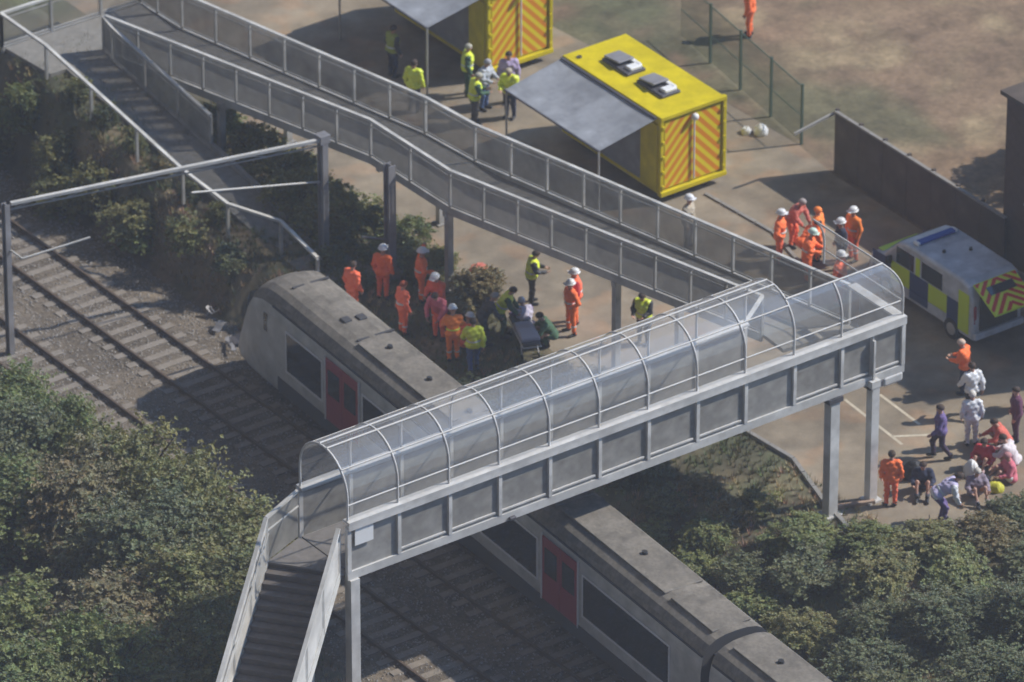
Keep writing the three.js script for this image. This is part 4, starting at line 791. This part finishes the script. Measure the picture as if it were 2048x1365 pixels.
{
  const t = thing('stretcher', 'wheeled stretcher with grey blanket next to the bending medic', 'stretcher', [-0.8, G0, 1.75], D(-22));
  part('frame', [tube(V(-0.28, 0.5, -0.95), V(-0.28, 0.5, 0.95), 0.02), tube(V(0.28, 0.5, -0.95), V(0.28, 0.5, 0.95), 0.02), tube(V(-0.28, 0.5, 0.95), V(0.28, 0.5, 0.95), 0.02), tube(V(-0.28, 0.5, -0.95), V(0.28, 0.5, -0.95), 0.02)], M.trainTrim, t);
  part('mattress', rbox(0.54, 0.1, 1.85, 0.04, 0, 0.57, 0), M.darkSteel, t);
  part('blanket', rbox(0.6, 0.16, 1.1, 0.07, 0, 0.65, 0.25), M.blanket, t);
  for (const [x, z] of [[-0.26, -0.7], [0.26, -0.7], [-0.26, 0.7], [0.26, 0.7]]) { part('leg', tube(V(x, 0.09, z * 1.05), V(x * 0.9, 0.5, z * 0.6), 0.018), M.trainTrim, t); part('wheel', new THREE.CylinderGeometry(0.08, 0.08, 0.035, 14).rotateZ(Math.PI / 2).translate(x, 0.085, z * 1.05), M.black, t); }
}
[[-6.6, -6.0, 0.6, 0.28, 0.4, 'grey bent panel lying on the ballast ahead of the train'], [-7.0, -4.9, 1.0, 0.16, 1.2, 'long grey splinter of trim closest to the train front'], [-6.3, -6.9, 0.4, 0.2, 2.0, 'small grey broken panel farthest ahead of the train'], [-6.4, -5.0, 0.8, 0.5, -0.3, 'wide dark broken panel against the train front']].forEach(([x, z, l, w, a, label], i) => {
  const t = thing('broken_panel', label, 'debris', [x, -0.12, z], a, 'wreckage ahead of the train'), tr = []; for (let k = 0; k < 5; k++) { const y = (u) => 0.05 + 0.16 * Math.sin(u * 2.6 + i) ** 2; tr.push(slab(V((k / 5 - 0.5) * l, y(k / 5), -w / 2), V((k / 5 - 0.5) * l, y(k / 5), w / 2), V(((k + 1) / 5 - 0.5) * l, y((k + 1) / 5), w / 2 - 0.02), V(((k + 1) / 5 - 0.5) * l, y((k + 1) / 5), -w / 2 + 0.04), 0.02)); }
  part('sheet', tr, i === 3 ? M.darkSteel : M.mastSteel, t); part('bracket', bar(V(-l * 0.2, 0.04, 0), V(l * 0.25, 0.2, w * 0.3), 0.04), M.darkSteel, t);
});
{
  const t = thing('timber_beam', 'pale squared timber lying on the ground behind the bridge pier', 'beam', [1.5, G0, 14.9], D(70));
  part('beam', rbox(0.14, 0.12, 1.2, 0.015, 0, 0.07, 0), mat('timber', 0.5, 0.36, 0.27, 0.9, { map: grain1 }), t); part('end_grain', box(0.13, 0.11, 0.01, 0, 0.07, 0.603), M.hoarding, t);
}
// ------------------------------------------------------------------ vegetation
function leafMat(name, r, g, b) { const m = new THREE.MeshPhysicalMaterial({ color: RGB(r, g, b), roughness: 0.85, transmission: 0.5, thickness: 0, vertexColors: true, side: THREE.DoubleSide }); m.name = name; return m; }
const LEAF = [leafMat('leafOlive', 0.225, 0.225, 0.065), leafMat('leafGreen', 0.2, 0.235, 0.06), leafMat('leafDark', 0.155, 0.175, 0.066), leafMat('leafBrown', 0.25, 0.21, 0.09)];
mat('bark', 0.10, 0.075, 0.055, 0.95, { map: grain1 });
function crownGeo(R, H, nLobes, nLeaves, size, seedK) {
  const keep = seed; seed = seedK;
  const lobes = []; for (let i = 0; i < nLobes; i++) { const a = rr(0, 6.283), q = Math.sqrt(rnd()), y = Math.pow(rnd(), 0.8); const wid = Math.sqrt(Math.max(0.05, 1 - Math.pow(Math.abs(y - 0.35) / 0.72, 2.2))); lobes.push([Math.cos(a) * q * R * 0.72 * wid, y * H * 0.82 + 0.05 * H, Math.sin(a) * q * R * 0.72 * wid, rr(0.22, 0.44) * R, rr(0.78, 1.25), rr(-0.1, 0.1)]); }
  const pos = [], col = [], nor = [];
  // leaves sit along arching twigs that leave the lobes, so the outline is ragged and gaps open between the sprays
  let made = 0;
  while (made < nLeaves) {
    const L = lobes[Math.floor(rnd() * nLobes)], d = V(rr(-1, 1), rr(-0.55, 1.15), rr(-1, 1)).normalize(), len = L[3] * rr(0.75, 1.5), droop = rr(0.1, 0.55), n = Math.round(rr(7, 15)), tk = L[4] * rr(0.8, 1.22), th = L[5] + rr(-0.1, 0.1);
    for (let j = 0; j < n; j++, made++) {
      const t = rr(0.35, 1), c = V(L[0], L[1], L[2]).addScaledVector(d, len * t).add(V(rr(-1, 1), -droop * t * t * len * 2, rr(-1, 1)).multiply(V(size * 0.55, 0.5, size * 0.55))); if (c.y < 0.03) c.y = rr(0.03, 0.25);
      const n3 = V(rr(-0.9, 0.9), rr(-0.1, 1.2), rr(-0.9, 0.9)).addScaledVector(d, 0.5).normalize(), u = d.clone().add(V(rr(-0.8, 0.8), rr(-0.8, 0.4), rr(-0.8, 0.8))).cross(n3).normalize(), v = n3.clone().cross(u), s = size * rr(0.6, 1.35), w = s * rr(0.28, 0.46);
      const a = c.clone().addScaledVector(u, -s / 2), b = c.clone().addScaledVector(v, w).addScaledVector(n3, s * 0.1), e = c.clone().addScaledVector(u, s / 2).addScaledVector(n3, -s * 0.12), f = c.clone().addScaledVector(v, -w).addScaledVector(n3, s * 0.1);
      for (const q of [a, b, e, a, e, f]) pos.push(q.x, q.y, q.z);
      const k = tk * rr(0.88, 1.14), h = th + rr(-0.06, 0.06); for (let q = 0; q < 6; q++) col.push(k * (1 + h), k, k * (1 - h * 0.6));
    }
  }
  seed = keep;
  const g = new THREE.BufferGeometry(); g.setAttribute('position', new THREE.Float32BufferAttribute(pos, 3)); g.setAttribute('color', new THREE.Float32BufferAttribute(col, 3)); g.setAttribute('uv', new THREE.Float32BufferAttribute(new Float32Array(pos.length / 3 * 2), 2)); g.computeVertexNormals(); return g;
}
function stemsGeo(R, H, n, seedK) { const keep = seed; seed = seedK; const gs = []; for (let i = 0; i < n; i++) { const a = rr(0, 6.28), b = V(rr(-0.12, 0.12) * R, 0, rr(-0.12, 0.12) * R), m = V(Math.cos(a) * R * 0.25, H * 0.4, Math.sin(a) * R * 0.25), e = V(Math.cos(a) * R * rr(0.4, 0.7), H * rr(0.6, 0.85), Math.sin(a) * R * rr(0.4, 0.7)); const r0 = 0.035 * R + 0.01; for (const [p, q, ra, rb] of [[b, m, r0, r0 * 0.7], [m, e, r0 * 0.7, r0 * 0.25]]) { const d = q.clone().sub(p), g = new THREE.CylinderGeometry(rb, ra, d.length(), 6); g.applyQuaternion(new THREE.Quaternion().setFromUnitVectors(V(0, 1, 0), d.normalize())); const c = p.clone().add(q).multiplyScalar(0.5); gs.push(g.translate(c.x, c.y, c.z)); } } seed = keep; return merge(gs); }
const VEG = { large: [2.1, 3.0, 46, 17000, 0.125], mid: [1.35, 1.8, 30, 8500, 0.105], small: [0.8, 0.95, 18, 3200, 0.09], tall: [2.4, 5.2, 44, 12000, 0.18] };
const vegGeo = {}; for (const [k, a] of Object.entries(VEG)) vegGeo[k] = [1, 2].map((s) => ({ crown: crownGeo(...a, 700 + s * 131 + k.length * 17), stems: stemsGeo(a[0], a[1], k === 'small' ? 5 : 8, 90 + s) }));
function bush(label, kind, x, z, leaf, sx = 1, sy = 1, group, name = 'shrub') {
  const v = vegGeo[kind][Math.floor(rnd() * 2)], t = thing(name, label, kind === 'tall' ? 'tree' : 'shrub', [x, terrain(x, z) - 0.03, z], rr(0, 6.28), group);
  t.scale.set(sx * rr(0.9, 1.3), sy * rr(0.88, 1.12), sx * rr(0.9, 1.3));
  const c = shade(new THREE.Mesh(v.crown, LEAF[leaf])); c.name = kind === 'tall' ? 'crown' : 'foliage'; t.add(c);
  const s = shade(new THREE.Mesh(v.stems, M.bark)); s.name = kind === 'tall' ? 'trunk' : 'stems'; t.add(s); return t;
}
const gL = 'shrubs massed on the near bank left of the stairs', gR = 'shrubs covering the bank below the car park', gM = 'low shrubs between the ramps and the train', gT = 'shrubs on the bank below the lower ramp';
const same = { l: ['shrub left of the stairs, # nearest to the stair top', gL, -17.5, 13.5], r: ['shrub on the right-hand bank, # nearest to the bridge pier', gR, 0.62, 14.85], m: ['shrub between ramps and train, # nearest to the single mast', gM, -1.6, -4.1], t: ['shrub below the lower ramp, # nearest to its bottom end', gT, -4, -4.5] };
const HUE = ['olive', 'green', 'dark green', 'brownish'], SIZE = { large: 'big', mid: 'middling', small: 'small' };
const nth = (n) => n + (n % 10 === 1 && n !== 11 ? 'st' : n % 10 === 2 && n !== 12 ? 'nd' : n % 10 === 3 && n !== 13 ? 'rd' : 'th');
function many(key, list) {                                  // each shrub is told apart by its size, colour and rank from a landmark
  const [txt, group, lx, lz] = same[key];
  [...list].sort((a, b) => Math.hypot(a[1] - lx, a[2] - lz) - Math.hypot(b[1] - lx, b[2] - lz)).forEach(([kind, x, z, leaf, sx, sy], i) => bush(`${SIZE[kind]} ${HUE[leaf]} ${txt.replace('#', nth(i + 1))}`, kind, x, z, leaf, sx, sy, group));
}
many('l', [
  ['mid', -14.0, -10.6, 1, 0.6, 1.2], ['mid', -14.6, -7.6, 2, 0.8, 0.9], ['mid', -15.1, -5.4, 2, 0.9, 0.9], ['large', -16.2, -3.4, 1, 0.9, 0.85], ['large', -15.6, -1.0, 1, 0.85, 0.9], ['large', -15.2, 1.6, 0, 0.9, 0.95], ['large', -15.0, 4.2, 0, 0.95, 1.0], ['large', -15.0, 6.8, 0, 1.0, 1.05], ['mid', -14.5, 8.6, 0, 1.0, 1.15],
  ['large', -17.6, -1.0, 2, 1, 0.9], ['large', -17.4, 2.4, 3, 1, 0.9], ['large', -17.4, 5.6, 2, 1, 0.95], ['large', -17.2, 8.8, 0, 1, 1.0], ['large', -18.6, 11.2, 0, 0.95, 0.9],
  ['large', -19.6, 1.2, 1, 1, 0.8], ['large', -20.0, 8.8, 3, 1, 0.85], ['large', -20.6, 12.6, 0, 1, 0.75], ['large', -22.0, 10.6, 1, 1, 0.9], ['mid', -21.6, 6.2, 1, 1.1, 0.9], ['large', -23.4, 13.4, 3, 1, 0.8], ['large', -24.6, 11.2, 1, 1.05, 0.9], ['mid', -22.8, 15.0, 0, 1, 0.7], ['large', -25.4, 15.2, 1, 1, 0.7], ['mid', -23.8, 8.2, 1, 1.1, 0.9],
]);
many('r', [['small', -0.9, 13.2, 0, 1.01, 0.68], ['small', -1.6, 11.6, 3, 0.92, 0.59], ['mid', -2.9, 13.6, 1, 0.64, 0.50], 
  ['mid', -4.0, 12.4, 1, 0.69, 0.54], ['mid', -4.1, 14.2, 1, 0.74, 0.58], ['mid', -3.3, 15.8, 2, 0.87, 0.61], ['mid', -4.0, 17.2, 1, 0.78, 0.58], ['mid', -3.6, 19.2, 0, 0.87, 0.58], ['mid', -2.2, 17.2, 2, 0.97, 0.61], ['mid', -1.2, 15.9, 1, 0.83, 0.50], ['small', -2.0, 13.4, 3, 0.92, 0.77], ['small', -2.8, 11.6, 2, 1.01, 0.68], ['mid', 0.2, 17.1, 1, 0.78, 0.52], ['mid', -0.6, 18.9, 0, 0.92, 0.61], ['mid', -2.4, 20.8, 2, 0.97, 0.68], ['large', -3.6, 22.2, 2, 0.74, 0.50], ['mid', 1.6, 18.2, 0, 0.83, 0.54], ['mid', 1.0, 20.4, 1, 1.01, 0.65], ['large', -0.8, 22.0, 2, 0.78, 0.54], ['mid', 3.0, 19.0, 3, 0.83, 0.58], ['mid', 4.6, 18.4, 2, 0.78, 0.54], ['mid', 3.4, 21.2, 2, 1.06, 0.68], ['mid', 6.2, 18.9, 0, 0.87, 0.58], ['large', 1.2, 23.4, 2, 0.78, 0.58], ['mid', 5.6, 20.8, 2, 1.01, 0.65], ['mid', -5.0, 24.6, 2, 0.74, 0.54], ['large', -1.8, 25.2, 2, 0.78, 0.54], ['mid', 7.8, 20.4, 0, 0.92, 0.65], ['large', 3.8, 24.6, 2, 0.83, 0.58], ['large', 0.8, 27.0, 2, 0.83, 0.58],
]);
many('m', [['mid', -0.9, -12.2, 0, 0.8, 0.9], ['mid', -1.9, -8.9, 0, 0.75, 0.95], ['mid', -1.6, -7.2, 0, 0.8, 0.95], ['small', -0.6, -4.6, 0, 1.2, 1.0], ['small', 0.1, -5.6, 1, 1.0, 0.9], ['mid', -0.5, -3.4, 0, 0.6, 0.6], ['small', -2.9, -5.6, 2, 0.8, 0.9], 
  ['mid', -1.2, -8.2, 0, 0.9, 0.75], ['mid', -1.0, -10.4, 0, 0.9, 0.8], ['small', -1.9, -6.6, 0, 0.9, 0.8], ['small', -0.2, -7.2, 0, 1.1, 0.9], ['small', -1.2, -5.2, 1, 1.0, 0.7], ['small', -2.7, -4.3, 2, 0.9, 0.6], ['mid', 0.0, -1.6, 3, 0.62, 0.5], ['small', -1.3, -1.3, 3, 0.9, 0.6], ['small', -3.9, 3.4, 2, 1.0, 0.7], ['small', -3.2, 4.4, 2, 1.1, 0.8], ['small', -2.2, 3.9, 3, 1.0, 0.6], ['small', -3.9, 5.4, 2, 1.2, 0.9], ['small', -1.2, 3.6, 3, 0.9, 0.6], ['mid', -2.6, 5.8, 2, 0.8, 0.6], ['small', -0.6, 4.8, 3, 1.0, 0.7], ['mid', -3.4, 7.6, 2, 0.85, 0.6], ['small', -1.4, 7.0, 0, 1.1, 0.7], ['mid', -2.8, 9.6, 2, 0.85, 0.6],
]);
many('t', [['small', -4.6, -16.8, 0, 0.6, 0.9], ['small', -4.6, -15.2, 2, 0.6, 0.8], ['small', -4.55, -13.6, 0, 0.6, 0.9], ['small', -4.5, -12.1, 3, 0.55, 0.8], ['small', -4.5, -10.8, 2, 0.55, 0.8], ['small', -4.4, -9.4, 0, 0.5, 0.8], ['mid', -5.8, -16.2, 0, 0.8, 0.9], ['mid', -5.8, -14.0, 0, 0.75, 0.85], ['mid', -5.8, -12.0, 0, 0.7, 0.75], ['mid', -5.6, -18.4, 1, 0.75, 0.9], ['small', -5.4, -9.4, 0, 1.0, 1.0], ['small', -5.2, -7.4, 2, 0.9, 0.8], ['mid', -6.2, -15.2, 0, 0.9, 0.85], ['small', -5.9, -11.4, 1, 1.0, 0.9], ['mid', -6.6, -19.6, 2, 0.9, 0.9], ['mid', -1.0, -14.4, 1, 0.9, 0.8]]);
bush('tree beyond the right edge whose shade falls on the dry grass', 'tall', 20.6, 3.6, 1, 1.0, 0.85, undefined, 'tree');
// rough grass tufts on the banks
{
  const bl = []; for (let i = 0; i < 7; i++) { const a = i * 0.9, h = 0.12 + 0.1 * hash2(i, 3), o = 0.05 * hash2(i, 9), l = 0.08; const x = Math.cos(a) * o, z = Math.sin(a) * o; bl.push(quadsGeo([x - 0.012 * Math.sin(a), 0, z + 0.012 * Math.cos(a), x + 0.012 * Math.sin(a), 0, z - 0.012 * Math.cos(a), x + Math.cos(a) * l, h, z + Math.sin(a) * l])); }
  const N = 12000, im = new THREE.InstancedMesh(mergeGeometries(bl), mat('grassBlade', 1, 1, 1, 0.9), N), mx = new THREE.Matrix4(), q = new THREE.Quaternion(), c = new THREE.Color(), Y = V(0, 1, 0);
  for (let i = 0; i < N; i++) {
    let x, z; do { const k = rnd(); if (k < 0.78) { x = rr(-6, 1.5); z = rr(-20, 28); } else if (k < 2) { x = rnd() < 0.5 ? rr(-6, -4.2) : rr(-17, -13.9); z = rr(-16, 16); } else { x = rr(13.7, 24); z = rr(-22, 5); } } while (x > -0.5 && x < 13 && z < 15 && !(z > 8.6 && x < 1.4));
    const s = rr(0.5, 1.5), dryness = fbm(x * 0.5 + 9, z * 0.5); mx.compose(V(x, terrain(x, z), z), q.setFromAxisAngle(Y, rr(0, 6.28)), V(s, s * rr(0.6, 1.2), s)); im.setMatrixAt(i, mx);
    if (x > 12 || dryness > 0.55) c.setRGB(rr(0.32, 0.46), rr(0.24, 0.35), rr(0.14, 0.2)); else c.setRGB(rr(0.1, 0.18), rr(0.11, 0.18), rr(0.05, 0.08)); im.setColorAt(i, c);
  }
  shade(im); im.name = 'rough_grass'; im.userData = { kind: 'stuff', label: 'rough grass tufts on the banks and the dry field', category: 'grass' }; scene.add(im);
}
renderer.render(scene, camera);
